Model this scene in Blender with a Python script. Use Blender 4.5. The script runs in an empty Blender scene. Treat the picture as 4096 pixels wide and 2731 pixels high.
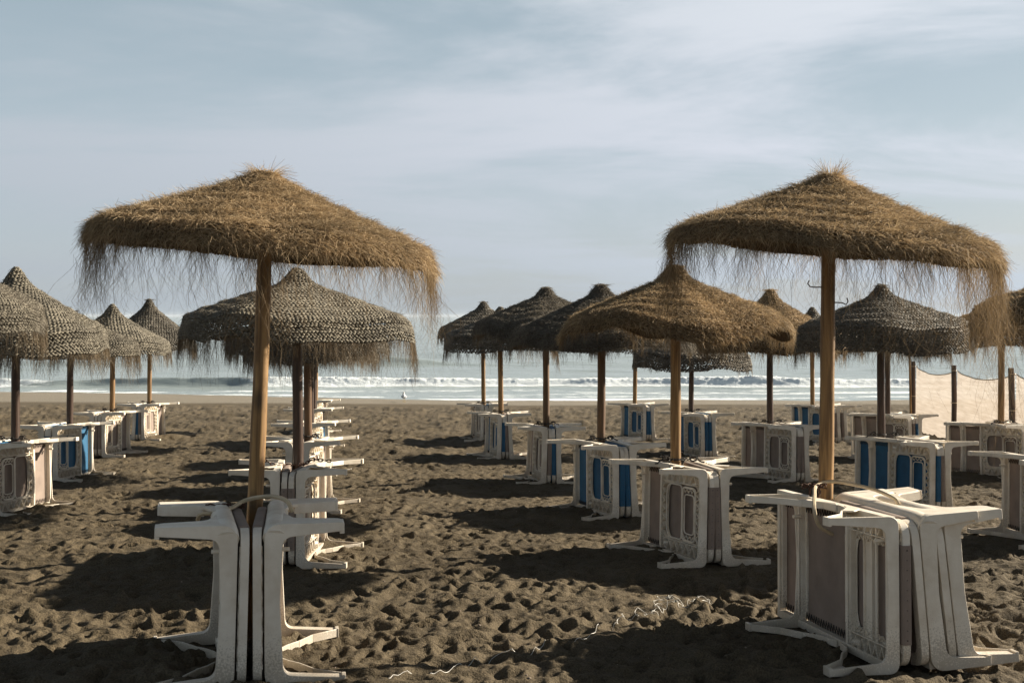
import bpy, math, random
import numpy as np
from math import radians, sin, cos, pi, tan
from mathutils import Vector, Matrix

# ---------------------------------------------------------------- camera, sky, sun, exposure
scene = bpy.context.scene
COL = scene.collection
CAM_H = 1.44
SLOPE = 0.0427
SEA_Z = CAM_H - 3.40
SUN_AZ = radians(67)      # clockwise from +Y (view direction) towards +X
SUN_EL = radians(25)

cam_data = bpy.data.cameras.new("camera")
cam = bpy.data.objects.new("camera", cam_data)
COL.objects.link(cam)
cam.location = (0, 0, CAM_H)
cam.rotation_euler = (radians(90), 0, 0)
cam_data.lens = 39.8
cam_data.sensor_width = 36
cam_data.shift_y = -0.025
cam_data.clip_start = 0.1
cam_data.clip_end = 20000
cam_data.dof.use_dof = True
cam_data.dof.focus_distance = 8.5
cam_data.dof.aperture_fstop = 16
scene.camera = cam

scene.view_settings.view_transform = 'Standard'
scene.view_settings.look = 'None'
scene.view_settings.exposure = 1.3
scene.view_settings.gamma = 1

world = bpy.data.worlds.new("World")
scene.world = world
world.use_nodes = True

def nd(nt, t, **kw):
    n = nt.nodes.new(t)
    for k, v in kw.items():
        setattr(n, k, v)
    return n

def build_world():
    nt = world.node_tree
    nt.nodes.clear()
    L = nt.links.new
    out = nd(nt, 'ShaderNodeOutputWorld')
    bg = nd(nt, 'ShaderNodeBackground')
    bg.inputs['Strength'].default_value = 0.10
    L(bg.outputs[0], out.inputs[0])
    sky = nd(nt, 'ShaderNodeTexSky', sky_type='NISHITA')
    sky.sun_disc = False
    sky.sun_elevation = SUN_EL
    sky.sun_rotation = SUN_AZ
    sky.air_density = 1.0
    sky.dust_density = 1.5
    tc = nd(nt, 'ShaderNodeTexCoord')
    sep = nd(nt, 'ShaderNodeSeparateXYZ')
    L(tc.outputs['Generated'], sep.inputs[0])
    # project the direction on a cloud layer
    addz = nd(nt, 'ShaderNodeMath', operation='ADD'); addz.inputs[1].default_value = 0.16
    mz = nd(nt, 'ShaderNodeMath', operation='MAXIMUM'); mz.inputs[1].default_value = 0.0
    L(sep.outputs[2], mz.inputs[0]); L(mz.outputs[0], addz.inputs[0])
    dx = nd(nt, 'ShaderNodeMath', operation='DIVIDE'); dy = nd(nt, 'ShaderNodeMath', operation='DIVIDE')
    L(sep.outputs[0], dx.inputs[0]); L(addz.outputs[0], dx.inputs[1])
    L(sep.outputs[1], dy.inputs[0]); L(addz.outputs[0], dy.inputs[1])
    comb = nd(nt, 'ShaderNodeCombineXYZ')
    L(dx.outputs[0], comb.inputs[0]); L(dy.outputs[0], comb.inputs[1])
    mp = nd(nt, 'ShaderNodeMapping')
    mp.inputs['Rotation'].default_value = (0, 0, radians(-22))
    mp.inputs['Scale'].default_value = (0.7, 1.35, 1)
    mp.inputs['Location'].default_value = (3.3, 1.7, 0)
    L(comb.outputs[0], mp.inputs[0])
    n1 = nd(nt, 'ShaderNodeTexNoise'); n1.inputs['Scale'].default_value = 0.75
    n1.inputs['Detail'].default_value = 12; n1.inputs['Roughness'].default_value = 0.60
    n1.inputs['Distortion'].default_value = 0.5
    L(mp.outputs[0], n1.inputs['Vector'])
    r1 = nd(nt, 'ShaderNodeMapRange', interpolation_type='SMOOTHSTEP')
    r1.inputs['From Min'].default_value = 0.38; r1.inputs['From Max'].default_value = 0.62
    L(n1.outputs['Fac'], r1.inputs['Value'])
    # brighter veil of cloud towards the sun's side
    vd = nd(nt, 'ShaderNodeVectorMath', operation='DOT_PRODUCT')
    vd.inputs[1].default_value = (sin(SUN_AZ) * cos(SUN_EL), cos(SUN_AZ) * cos(SUN_EL), sin(SUN_EL))
    L(tc.outputs['Generated'], vd.inputs[0])
    rs = nd(nt, 'ShaderNodeMapRange', interpolation_type='SMOOTHSTEP')
    rs.inputs['From Min'].default_value = -0.15; rs.inputs['From Max'].default_value = 0.85
    L(vd.outputs['Value'], rs.inputs['Value'])
    # clear-sky colour by height (hazy pale blue low, deeper above the frame)
    ramp = nd(nt, 'ShaderNodeValToRGB')
    e = ramp.color_ramp.elements
    e[0].position = 0.0; e[0].color = (1.72, 1.96, 2.18, 1)
    e[1].position = 1.0; e[1].color = (0.22, 0.28, 0.38, 1)
    for p, c in ((0.06, (1.74, 1.97, 2.24)), (0.16, (1.66, 1.96, 2.16)), (0.30, (1.34, 1.67, 1.82)), (0.5, (0.40, 0.54, 0.66))):
        q = e.new(p); q.color = (*c, 1)
    L(mz.outputs[0], ramp.inputs[0])
    mixn = nd(nt, 'ShaderNodeMix', data_type='RGBA'); mixn.inputs[0].default_value = 0.88
    L(sky.outputs[0], mixn.inputs[6]); L(ramp.outputs[0], mixn.inputs[7])
    ramp2 = nd(nt, 'ShaderNodeValToRGB')
    e = ramp2.color_ramp.elements
    e[0].position = 0.0; e[0].color = (1.80, 2.05, 2.30, 1)
    e[1].position = 1.0; e[1].color = (0.35, 0.39, 0.46, 1)
    for p, c in ((0.14, (2.38, 2.50, 2.78)), (0.30, (2.45, 2.60, 2.80)), (0.5, (0.70, 0.76, 0.86))):
        q = e.new(p); q.color = (*c, 1)
    L(mz.outputs[0], ramp2.inputs[0])
    gain = nd(nt, 'ShaderNodeMix', data_type='RGBA', blend_type='MULTIPLY'); gain.inputs[0].default_value = 1
    gv = nd(nt, 'ShaderNodeMapRange'); gv.inputs['To Min'].default_value = 0.92; gv.inputs['To Max'].default_value = 1.28
    L(rs.outputs[0], gv.inputs['Value'])
    L(ramp2.outputs[0], gain.inputs[6]); L(gv.outputs[0], gain.inputs[7])
    # cloud cover = noise * (more on the sun side)
    cv = nd(nt, 'ShaderNodeMapRange'); cv.inputs['To Min'].default_value = 0.5; cv.inputs['To Max'].default_value = 1.0
    L(rs.outputs[0], cv.inputs['Value'])
    m1 = nd(nt, 'ShaderNodeMath', operation='MULTIPLY')
    L(r1.outputs[0], m1.inputs[0]); L(cv.outputs[0], m1.inputs[1])
    mixc = nd(nt, 'ShaderNodeMix', data_type='RGBA')
    L(m1.outputs[0], mixc.inputs[0]); L(mixn.outputs[2], mixc.inputs[6]); L(gain.outputs[2], mixc.inputs[7])
    L(mixc.outputs[2], bg.inputs[0])
build_world()

sun_data = bpy.data.lights.new("sun", 'SUN')
sun_data.energy = 5.0
sun_data.angle = radians(0.6)
sun_data.color = (1.0, 0.90, 0.75)
sun = bpy.data.objects.new("sun", sun_data)
COL.objects.link(sun)
sd = Vector((-sin(SUN_AZ) * cos(SUN_EL), -cos(SUN_AZ) * cos(SUN_EL), -sin(SUN_EL)))
sun.rotation_euler = sd.to_track_quat('-Z', 'Y').to_euler()
sun.location = (20, 8, 12)

# ---------------------------------------------------------------- helpers
def tag(o, label=None, cat=None, group=None, kind=None):
    if label: o['label'] = label
    if cat: o['category'] = cat
    if group: o['group'] = group
    if kind: o['kind'] = kind
    return o

def link(o, parent=None):
    COL.objects.link(o)
    if parent is not None:
        o.parent = parent
    return o

def empty(name, loc, rz=0, rx=0):
    o = bpy.data.objects.new(name, None)
    o.empty_display_size = 0.1
    COL.objects.link(o)
    o.location = loc
    o.rotation_euler = (rx, 0, rz)
    return o

def np_mesh(name, V, polys, mat, smooth=False, sharp=None):
    """polys: list of (k, index array n x k)"""
    me = bpy.data.meshes.new(name)
    me.vertices.add(len(V))
    me.vertices.foreach_set('co', np.ascontiguousarray(V, dtype=np.float32).ravel())
    idx, starts, tot = [], [], 0
    for k, F in polys:
        F = np.asarray(F, dtype=np.int32)
        if len(F) == 0: continue
        idx.append(F.ravel())
        starts.append(tot + np.arange(len(F), dtype=np.int32) * k)
        tot += F.size
    idx = np.concatenate(idx); starts = np.concatenate(starts)
    me.loops.add(len(idx)); me.loops.foreach_set('vertex_index', idx)
    me.polygons.add(len(starts)); me.polygons.foreach_set('loop_start', starts)
    me.update(calc_edges=True)
    if smooth:
        me.shade_smooth()
        if sharp: me.set_sharp_from_angle(angle=radians(sharp))
    me.materials.append(mat)
    return me

def rnd_poly(pts, n=5):
    """pts: (x, y, radius) -> rounded outline"""
    out = []
    N = len(pts)
    for i in range(N):
        p0 = Vector(pts[i - 1][:2]); p1 = Vector(pts[i][:2]); p2 = Vector(pts[(i + 1) % N][:2])
        r = pts[i][2]
        a = (p0 - p1); b = (p2 - p1)
        la, lb = a.length, b.length
        a.normalize(); b.normalize()
        ang = a.angle(b)
        if r <= 0 or ang > pi - 0.02:
            out.append(tuple(p1)); continue
        d = min(r / tan(ang / 2), la * 0.49, lb * 0.49)
        s = p1 + a * d; e = p1 + b * d
        for k in range(n + 1):
            t = k / n
            q = s * (1 - t) ** 2 + p1 * 2 * t * (1 - t) + e * t * t
            out.append(tuple(q))
    return out

class MB:
    def __init__(s):
        s.v = []; s.f = []
    def add(s, vs, fs):
        b = len(s.v)
        s.v += [tuple(v) for v in vs]
        s.f += [tuple(b + i for i in f) for f in fs]
    def box(s, x0, x1, y0, y1, z0, z1):
        s.add([(x0,y0,z0),(x1,y0,z0),(x1,y1,z0),(x0,y1,z0),(x0,y0,z1),(x1,y0,z1),(x1,y1,z1),(x0,y1,z1)],
              [(0,3,2,1),(4,5,6,7),(0,1,5,4),(1,2,6,5),(2,3,7,6),(3,0,4,7)])
    def prism(s, pts, axis, a0, a1):
        n = len(pts)
        def P(p, a):
            if axis == 'y': return (p[0], a, p[1])
            if axis == 'z': return (p[0], p[1], a)
            return (a, p[0], p[1])
        # orientation
        A = sum(pts[i-1][0]*pts[i][1]-pts[i][0]*pts[i-1][1] for i in range(n))
        if (A < 0) != (axis == 'y'): pts = pts[::-1]
        vs = [P(p, a0) for p in pts] + [P(p, a1) for p in pts]
        fs = [tuple(range(n))[::-1], tuple(range(n, 2*n))]
        for i in range(n):
            j = (i+1) % n
            fs.append((i, j, n+j, n+i))
        s.add(vs, fs)
    def bar(s, p, q, w, h, up=(1,0,0)):
        p = Vector(p); q = Vector(q); d = (q-p).normalized()
        u = Vector(up); a = d.cross(u)
        if a.length < 1e-4: a = d.cross(Vector((0,0,1)))
        a.normalize(); b = a.cross(d)
        a *= w/2; b *= h/2
        vs = [p-a-b, p+a-b, p+a+b, p-a+b, q-a-b, q+a-b, q+a+b, q-a+b]
        s.add(vs, [(0,1,2,3),(7,6,5,4),(0,4,5,1),(1,5,6,2),(2,6,7,3),(3,7,4,0)])
    def tube(s, pts, r, n=6, closed=False, cap=True):
        pts = [Vector(p) for p in pts]; m = len(pts)
        rr = r if hasattr(r, '__len__') else [r]*m
        up = None; vs = []
        for i in range(m):
            if closed: d = pts[(i+1) % m]-pts[i-1]
            else: d = pts[min(i+1, m-1)]-pts[max(i-1, 0)]
            d.normalize()
            if up is None:
                up = d.orthogonal().normalized()
            up = (up - d*up.dot(d))
            if up.length < 1e-5: up = d.orthogonal()
            up.normalize(); w = d.cross(up)
            for k in range(n):
                t = 2*pi*k/n
                vs.append(pts[i] + (up*cos(t)+w*sin(t))*rr[i])
        fs = []
        for i in range(m if closed else m-1):
            j = (i+1) % m
            for k in range(n):
                l = (k+1) % n
                fs.append((i*n+k, i*n+l, j*n+l, j*n+k))
        if cap and not closed:
            fs.append(tuple(range(n))[::-1]); fs.append(tuple((m-1)*n+k for k in range(n)))
        s.add(vs, fs)
    def mesh(s, name, mat, mirror=False, smooth=35):
        me = bpy.data.meshes.new(name)
        v = s.v; f = s.f
        if mirror:
            v = [(-a, b, c) for a, b, c in v]; f = [t[::-1] for t in f]
        me.from_pydata(v, [], f)
        me.update()
        if smooth:
            me.shade_smooth(); me.set_sharp_from_angle(angle=radians(smooth))
        me.materials.append(mat)
        return me
    def obj(s, name, mat, parent=None, mirror=False, smooth=35, bevel=0):
        o = bpy.data.objects.new(name, s.mesh(name, mat, mirror, smooth))
        link(o, parent)
        if bevel: add_bevel(o, bevel)
        return o

def add_bevel(o, w, seg=2):
    b = o.modifiers.new('bevel', 'BEVEL')
    b.width = w; b.segments = seg; b.limit_method = 'ANGLE'; b.angle_limit = radians(40)
    b.harden_normals = False
    return o

# value noise
def _hash(ix, iy, seed):
    h = (ix.astype(np.int64) * 374761393 + iy.astype(np.int64) * 668265263 + seed * 1442695041) & 0x7fffffff
    h = ((h ^ (h >> 13)) * 1274126177) & 0x7fffffff
    h = (h ^ (h >> 16)) & 0xffffff
    return h / float(0xffffff)
def vnoise(x, y, seed=0):
    ix = np.floor(x); iy = np.floor(y)
    fx = x-ix; fy = y-iy
    fx = fx*fx*fx*(fx*(fx*6-15)+10); fy = fy*fy*fy*(fy*(fy*6-15)+10)
    a = _hash(ix, iy, seed); b = _hash(ix+1, iy, seed); c = _hash(ix, iy+1, seed); d = _hash(ix+1, iy+1, seed)
    return (a*(1-fx)+b*fx)*(1-fy)+(c*(1-fx)+d*fx)*fy - 0.5
def fbm(x, y, seed=0, o=4, g=0.5):
    s = 0; a = 1
    for i in range(o):
        s = s + a*vnoise(x*2**i+17.3*i, y*2**i+9.1*i, seed+i)
        a *= g
    return s

# ---------------------------------------------------------------- materials
def new_mat(name):
    m = bpy.data.materials.new(name); m.use_nodes = True
    nt = m.node_tree; nt.nodes.clear()
    return m, nt, nt.links.new

def mat_sand():
    m, nt, L = new_mat('sand')
    out = nd(nt, 'ShaderNodeOutputMaterial'); p = nd(nt, 'ShaderNodeBsdfPrincipled')
    L(p.outputs[0], out.inputs[0])
    tc = nd(nt, 'ShaderNodeTexCoord')
    n1 = nd(nt, 'ShaderNodeTexNoise'); n1.inputs['Scale'].default_value = 1.3; n1.inputs['Detail'].default_value = 6
    n2 = nd(nt, 'ShaderNodeTexNoise'); n2.inputs['Scale'].default_value = 120; n2.inputs['Detail'].default_value = 3
    n3 = nd(nt, 'ShaderNodeTexNoise'); n3.inputs['Scale'].default_value = 26; n3.inputs['Detail'].default_value = 5; n3.inputs['Roughness'].default_value = 0.65
    for n in (n1, n2, n3): L(tc.outputs['Object'], n.inputs['Vector'])
    cr = nd(nt, 'ShaderNodeValToRGB')
    cr.color_ramp.elements[0].position = 0.3; cr.color_ramp.elements[0].color = (0.070, 0.054, 0.033, 1)
    cr.color_ramp.elements[1].position = 0.7; cr.color_ramp.elements[1].color = (0.106, 0.083, 0.052, 1)
    L(n1.outputs['Fac'], cr.inputs[0])
    gr = nd(nt, 'ShaderNodeMapRange'); gr.inputs['From Min'].default_value = 0.3; gr.inputs['From Max'].default_value = 0.7
    gr.inputs['To Min'].default_value = 0.6; gr.inputs['To Max'].default_value = 1.4
    L(n2.outputs['Fac'], gr.inputs['Value'])
    mx = nd(nt, 'ShaderNodeMix', data_type='RGBA', blend_type='MULTIPLY'); mx.inputs[0].default_value = 1
    L(cr.outputs[0], mx.inputs[6]); L(gr.outputs[0], mx.inputs[7])
    # smooth pale strip the waves have washed, by distance up the beach
    at = nd(nt, 'ShaderNodeAttribute', attribute_name='washed')
    mx2 = nd(nt, 'ShaderNodeMix', data_type='RGBA')
    mx2.inputs[7].default_value = (0.21, 0.185, 0.145, 1)
    L(at.outputs['Fac'], mx2.inputs[0]); L(mx.outputs[2], mx2.inputs[6])
    L(mx2.outputs[2], p.inputs['Base Color'])
    p.inputs['Roughness'].default_value = 0.92
    p.inputs['Specular IOR Level'].default_value = 0.15
    add = nd(nt, 'ShaderNodeMath', operation='MULTIPLY_ADD'); add.inputs[1].default_value = 0.25
    L(n2.outputs['Fac'], add.inputs[0]); L(n3.outputs['Fac'], add.inputs[2])
    b = nd(nt, 'ShaderNodeBump'); b.inputs['Strength'].default_value = 0.9; b.inputs['Distance'].default_value = 0.022
    L(add.outputs[0], b.inputs['Height']); L(b.outputs[0], p.inputs['Normal'])
    return m

def mat_sea():
    m, nt, L = new_mat('sea_water')
    out = nd(nt, 'ShaderNodeOutputMaterial'); p = nd(nt, 'ShaderNodeBsdfPrincipled')
    tc = nd(nt, 'ShaderNodeTexCoord')
    mp = nd(nt, 'ShaderNodeMapping'); mp.inputs['Scale'].default_value = (0.22, 1.0, 1)
    L(tc.outputs['Object'], mp.inputs[0])
    n1 = nd(nt, 'ShaderNodeTexNoise'); n1.inputs['Scale'].default_value = 0.7; n1.inputs['Detail'].default_value = 8; n1.inputs['Roughness'].default_value = 0.65
    L(mp.outputs[0], n1.inputs['Vector'])
    b = nd(nt, 'ShaderNodeBump'); b.inputs['Strength'].default_value = 0.55; b.inputs['Distance'].default_value = 0.25
    L(n1.outputs['Fac'], b.inputs['Height'])
    L(b.outputs[0], p.inputs['Normal'])
    p.inputs['Base Color'].default_value = (0.26, 0.305, 0.305, 1)
    p.inputs['Roughness'].default_value = 0.22
    p.inputs['IOR'].default_value = 1.33
    foam = nd(nt, 'ShaderNodeBsdfPrincipled')
    foam.inputs['Base Color'].default_value = (0.74, 0.79, 0.80, 1); foam.inputs['Roughness'].default_value = 0.8
    n2 = nd(nt, 'ShaderNodeTexNoise'); n2.inputs['Scale'].default_value = 4.0; n2.inputs['Detail'].default_value = 7; n2.inputs['Roughness'].default_value = 0.7
    mp2 = nd(nt, 'ShaderNodeMapping'); mp2.inputs['Scale'].default_value = (0.45, 1.0, 1)
    L(tc.outputs['Object'], mp2.inputs[0]); L(mp2.outputs[0], n2.inputs['Vector'])
    at = nd(nt, 'ShaderNodeAttribute', attribute_name='foam')
    a = nd(nt, 'ShaderNodeMath', operation='ADD'); L(at.outputs['Fac'], a.inputs[0]); L(n2.outputs['Fac'], a.inputs[1])
    r = nd(nt, 'ShaderNodeMapRange', interpolation_type='SMOOTHSTEP')
    r.inputs['From Min'].default_value = 0.80; r.inputs['From Max'].default_value = 1.08
    L(a.outputs[0], r.inputs['Value'])
    b2 = nd(nt, 'ShaderNodeBump'); b2.inputs['Strength'].default_value = 0.7; b2.inputs['Distance'].default_value = 0.12
    L(n2.outputs['Fac'], b2.inputs['Height']); L(b2.outputs[0], foam.inputs['Normal'])
    mix = nd(nt, 'ShaderNodeMixShader')
    L(r.outputs[0], mix.inputs[0]); L(p.outputs[0], mix.inputs[1]); L(foam.outputs[0], mix.inputs[2])
    L(mix.outputs[0], out.inputs[0])
    return m

def mat_straw(name, dark, light, trans=0.3, rough=0.75):
    m, nt, L = new_mat(name)
    out = nd(nt, 'ShaderNodeOutputMaterial')
    g = nd(nt, 'ShaderNodeNewGeometry')
    cr = nd(nt, 'ShaderNodeValToRGB')
    cr.color_ramp.elements[0].color = (*dark, 1); cr.color_ramp.elements[1].color = (*light, 1)
    L(g.outputs['Random Per Island'], cr.inputs[0])
    tc = nd(nt, 'ShaderNodeTexCoord')
    n = nd(nt, 'ShaderNodeTexNoise'); n.inputs['Scale'].default_value = 3.5; n.inputs['Detail'].default_value = 4
    L(tc.outputs['Object'], n.inputs['Vector'])
    mr = nd(nt, 'ShaderNodeMapRange'); mr.inputs['From Min'].default_value = 0.3; mr.inputs['From Max'].default_value = 0.7
    mr.inputs['To Min'].default_value = 0.65; mr.inputs['To Max'].default_value = 1.3
    L(n.outputs['Fac'], mr.inputs['Value'])
    mx = nd(nt, 'ShaderNodeMix', data_type='RGBA', blend_type='MULTIPLY'); mx.inputs[0].default_value = 1
    L(cr.outputs[0], mx.inputs[6]); L(mr.outputs[0], mx.inputs[7])
    p = nd(nt, 'ShaderNodeBsdfPrincipled'); p.inputs['Roughness'].default_value = rough
    p.inputs['Specular IOR Level'].default_value = 0.3
    L(mx.outputs[2], p.inputs['Base Color'])
    if trans > 0:
        t = nd(nt, 'ShaderNodeBsdfTranslucent'); L(mx.outputs[2], t.inputs[0])
        ms = nd(nt, 'ShaderNodeMixShader'); ms.inputs[0].default_value = trans
        L(p.outputs[0], ms.inputs[1]); L(t.outputs[0], ms.inputs[2]); L(ms.outputs[0], out.inputs[0])
    else:
        L(p.outputs[0], out.inputs[0])
    return m

def mat_wood(name, dark, light, rough=0.6):
    m, nt, L = new_mat(name)
    out = nd(nt, 'ShaderNodeOutputMaterial'); p = nd(nt, 'ShaderNodeBsdfPrincipled')
    L(p.outputs[0], out.inputs[0])
    tc = nd(nt, 'ShaderNodeTexCoord'); mp = nd(nt, 'ShaderNodeMapping'); mp.inputs['Scale'].default_value = (34, 34, 1.6)
    L(tc.outputs['Object'], mp.inputs[0])
    n = nd(nt, 'ShaderNodeTexNoise'); n.inputs['Scale'].default_value = 1.0; n.inputs['Detail'].default_value = 6; n.inputs['Distortion'].default_value = 1.2
    L(mp.outputs[0], n.inputs['Vector'])
    cr = nd(nt, 'ShaderNodeValToRGB')
    cr.color_ramp.elements[0].position = 0.36; cr.color_ramp.elements[0].color = (*dark, 1)
    cr.color_ramp.elements[1].position = 0.68; cr.color_ramp.elements[1].color = (*light, 1)
    L(n.outputs['Fac'], cr.inputs[0])
    # knots
    v = nd(nt, 'ShaderNodeTexVoronoi'); v.inputs['Scale'].default_value = 1.0
    mp2 = nd(nt, 'ShaderNodeMapping'); mp2.inputs['Scale'].default_value = (8, 8, 3.2)
    L(tc.outputs['Object'], mp2.inputs[0]); L(mp2.outputs[0], v.inputs['Vector'])
    kr = nd(nt, 'ShaderNodeMapRange'); kr.inputs['From Min'].default_value = 0.08; kr.inputs['From Max'].default_value = 0.26
    kr.inputs['To Min'].default_value = 0.35; kr.inputs['To Max'].default_value = 1
    L(v.outputs['Distance'], kr.inputs['Value'])
    mx = nd(nt, 'ShaderNodeMix', data_type='RGBA', blend_type='MULTIPLY'); mx.inputs[0].default_value = 1
    L(cr.outputs[0], mx.inputs[6]); L(kr.outputs[0], mx.inputs[7]); L(mx.outputs[2], p.inputs['Base Color'])
    b = nd(nt, 'ShaderNodeBump'); b.inputs['Strength'].default_value = 0.4; b.inputs['Distance'].default_value = 0.004
    L(n.outputs['Fac'], b.inputs['Height']); L(b.outputs[0], p.inputs['Normal'])
    p.inputs['Roughness'].default_value = rough
    return m

def mat_plastic():
    m, nt, L = new_mat('weathered_plastic')
    out = nd(nt, 'ShaderNodeOutputMaterial'); p = nd(nt, 'ShaderNodeBsdfPrincipled')
    L(p.outputs[0], out.inputs[0])
    tc = nd(nt, 'ShaderNodeTexCoord'); oi = nd(nt, 'ShaderNodeObjectInfo')
    add = nd(nt, 'ShaderNodeVectorMath', operation='ADD'); sc = nd(nt, 'ShaderNodeVectorMath', operation='SCALE')
    cb = nd(nt, 'ShaderNodeCombineXYZ')
    L(oi.outputs['Random'], cb.inputs[0]); L(oi.outputs['Random'], cb.inputs[1]); L(cb.outputs[0], sc.inputs[0]); sc.inputs['Scale'].default_value = 37
    L(tc.outputs['Object'], add.inputs[0]); L(sc.outputs[0], add.inputs[1])
    n = nd(nt, 'ShaderNodeTexNoise'); n.inputs['Scale'].default_value = 5; n.inputs['Detail'].default_value = 7; n.inputs['Roughness'].default_value = 0.65
    L(add.outputs[0], n.inputs['Vector'])
    n2 = nd(nt, 'ShaderNodeTexNoise'); n2.inputs['Scale'].default_value = 130; n2.inputs['Detail'].default_value = 6
    L(add.outputs[0], n2.inputs['Vector'])
    cr = nd(nt, 'ShaderNodeValToRGB')
    cr.color_ramp.elements[0].position = 0.25; cr.color_ramp.elements[0].color = (0.56, 0.47, 0.35, 1)
    cr.color_ramp.elements[1].position = 0.60; cr.color_ramp.elements[1].color = (0.77, 0.70, 0.585, 1)
    L(n.outputs['Fac'], cr.inputs[0])
    # sandy grime on the edge that stands in the sand
    sp = nd(nt, 'ShaderNodeSeparateXYZ'); L(tc.outputs['Object'], sp.inputs[0])
    h = nd(nt, 'ShaderNodeMapRange'); h.inputs['From Min'].default_value = 0.02; h.inputs['From Max'].default_value = 0.30
    h.inputs['To Min'].default_value = 0.40; h.inputs['To Max'].default_value = 0.0
    L(sp.outputs[2], h.inputs['Value'])
    ad = nd(nt, 'ShaderNodeMath', operation='MULTIPLY_ADD'); ad.inputs[1].default_value = 0.9
    L(n2.outputs['Fac'], ad.inputs[0]); L(h.outputs[0], ad.inputs[2])
    sp2 = nd(nt, 'ShaderNodeMapRange'); sp2.inputs['From Min'].default_value = 0.62; sp2.inputs['From Max'].default_value = 0.80
    L(ad.outputs[0], sp2.inputs['Value'])
    mx = nd(nt, 'ShaderNodeMix', data_type='RGBA'); mx.inputs[7].default_value = (0.17, 0.125, 0.08, 1)
    mm = nd(nt, 'ShaderNodeMath', operation='MULTIPLY'); mm.inputs[1].default_value = 0.45
    L(sp2.outputs[0], mm.inputs[0]); L(mm.outputs[0], mx.inputs[0]); L(cr.outputs[0], mx.inputs[6])
    L(mx.outputs[2], p.inputs['Base Color'])
    rr = nd(nt, 'ShaderNodeMapRange'); rr.inputs['To Min'].default_value = 0.62; rr.inputs['To Max'].default_value = 0.36
    L(n.outputs['Fac'], rr.inputs['Value']); L(rr.outputs[0], p.inputs['Roughness'])
    b = nd(nt, 'ShaderNodeBump'); b.inputs['Strength'].default_value = 0.25; b.inputs['Distance'].default_value = 0.003
    L(n2.outputs['Fac'], b.inputs['Height']); L(b.outputs[0], p.inputs['Normal'])
    return m

def mat_simple(name, col, rough=0.7, trans=0.0, var=0.15, scale=8.0, metal=0.0, weave=False):
    m, nt, L = new_mat(name)
    out = nd(nt, 'ShaderNodeOutputMaterial'); p = nd(nt, 'ShaderNodeBsdfPrincipled')
    tc = nd(nt, 'ShaderNodeTexCoord')
    n = nd(nt, 'ShaderNodeTexNoise'); n.inputs['Scale'].default_value = scale; n.inputs['Detail'].default_value = 5
    L(tc.outputs['Object'], n.inputs['Vector'])
    cr = nd(nt, 'ShaderNodeValToRGB')
    cr.color_ramp.elements[0].position = 0.3; cr.color_ramp.elements[1].position = 0.7
    cr.color_ramp.elements[0].color = tuple(c*(1-var) for c in col)+(1,)
    cr.color_ramp.elements[1].color = tuple(min(1, c*(1+var)) for c in col)+(1,)
    L(n.outputs['Fac'], cr.inputs[0]); L(cr.outputs[0], p.inputs['Base Color'])
    p.inputs['Roughness'].default_value = rough; p.inputs['Metallic'].default_value = metal
    if weave:
        w = nd(nt, 'ShaderNodeTexNoise'); w.inputs['Scale'].default_value = 220
        L(tc.outputs['Object'], w.inputs['Vector'])
        b = nd(nt, 'ShaderNodeBump'); b.inputs['Strength'].default_value = 0.3; b.inputs['Distance'].default_value = 0.002
        L(w.outputs['Fac'], b.inputs['Height']); L(b.outputs[0], p.inputs['Normal'])
    if trans:
        t = nd(nt, 'ShaderNodeBsdfTranslucent'); L(cr.outputs[0], t.inputs[0])
        ms = nd(nt, 'ShaderNodeMixShader'); ms.inputs[0].default_value = trans
        L(p.outputs[0], ms.inputs[1]); L(t.outputs[0], ms.inputs[2]); L(ms.outputs[0], out.inputs[0])
    else:
        L(p.outputs[0], out.inputs[0])
    return m

def mat_net():
    m, nt, L = new_mat('shade_net')
    out = nd(nt, 'ShaderNodeOutputMaterial')
    tc = nd(nt, 'ShaderNodeTexCoord')
    w = nd(nt, 'ShaderNodeTexNoise'); mp = nd(nt, 'ShaderNodeMapping'); mp.inputs['Scale'].default_value = (0.6, 0.6, 9)
    L(tc.outputs['Object'], mp.inputs[0]); L(mp.outputs[0], w.inputs['Vector']); w.inputs['Scale'].default_value = 3; w.inputs['Detail'].default_value = 6
    cr = nd(nt, 'ShaderNodeValToRGB'); cr.color_ramp.elements[0].position = 0.3; cr.color_ramp.elements[1].position = 0.7
    cr.color_ramp.elements[0].color = (0.47, 0.40, 0.33, 1); cr.color_ramp.elements[1].color = (0.60, 0.53, 0.46, 1)
    L(w.outputs['Fac'], cr.inputs[0])
    d = nd(nt, 'ShaderNodeBsdfDiffuse'); t = nd(nt, 'ShaderNodeBsdfTranslucent'); tr = nd(nt, 'ShaderNodeBsdfTransparent')
    L(cr.outputs[0], d.inputs[0]); L(cr.outputs[0], t.inputs[0])
    ms = nd(nt, 'ShaderNodeMixShader'); ms.inputs[0].default_value = 0.5
    L(d.outputs[0], ms.inputs[1]); L(t.outputs[0], ms.inputs[2])
    m2 = nd(nt, 'ShaderNodeMixShader'); m2.inputs[0].default_value = 0.14
    L(ms.outputs[0], m2.inputs[1]); L(tr.outputs[0], m2.inputs[2]); L(m2.outputs[0], out.inputs[0])
    return m

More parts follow.
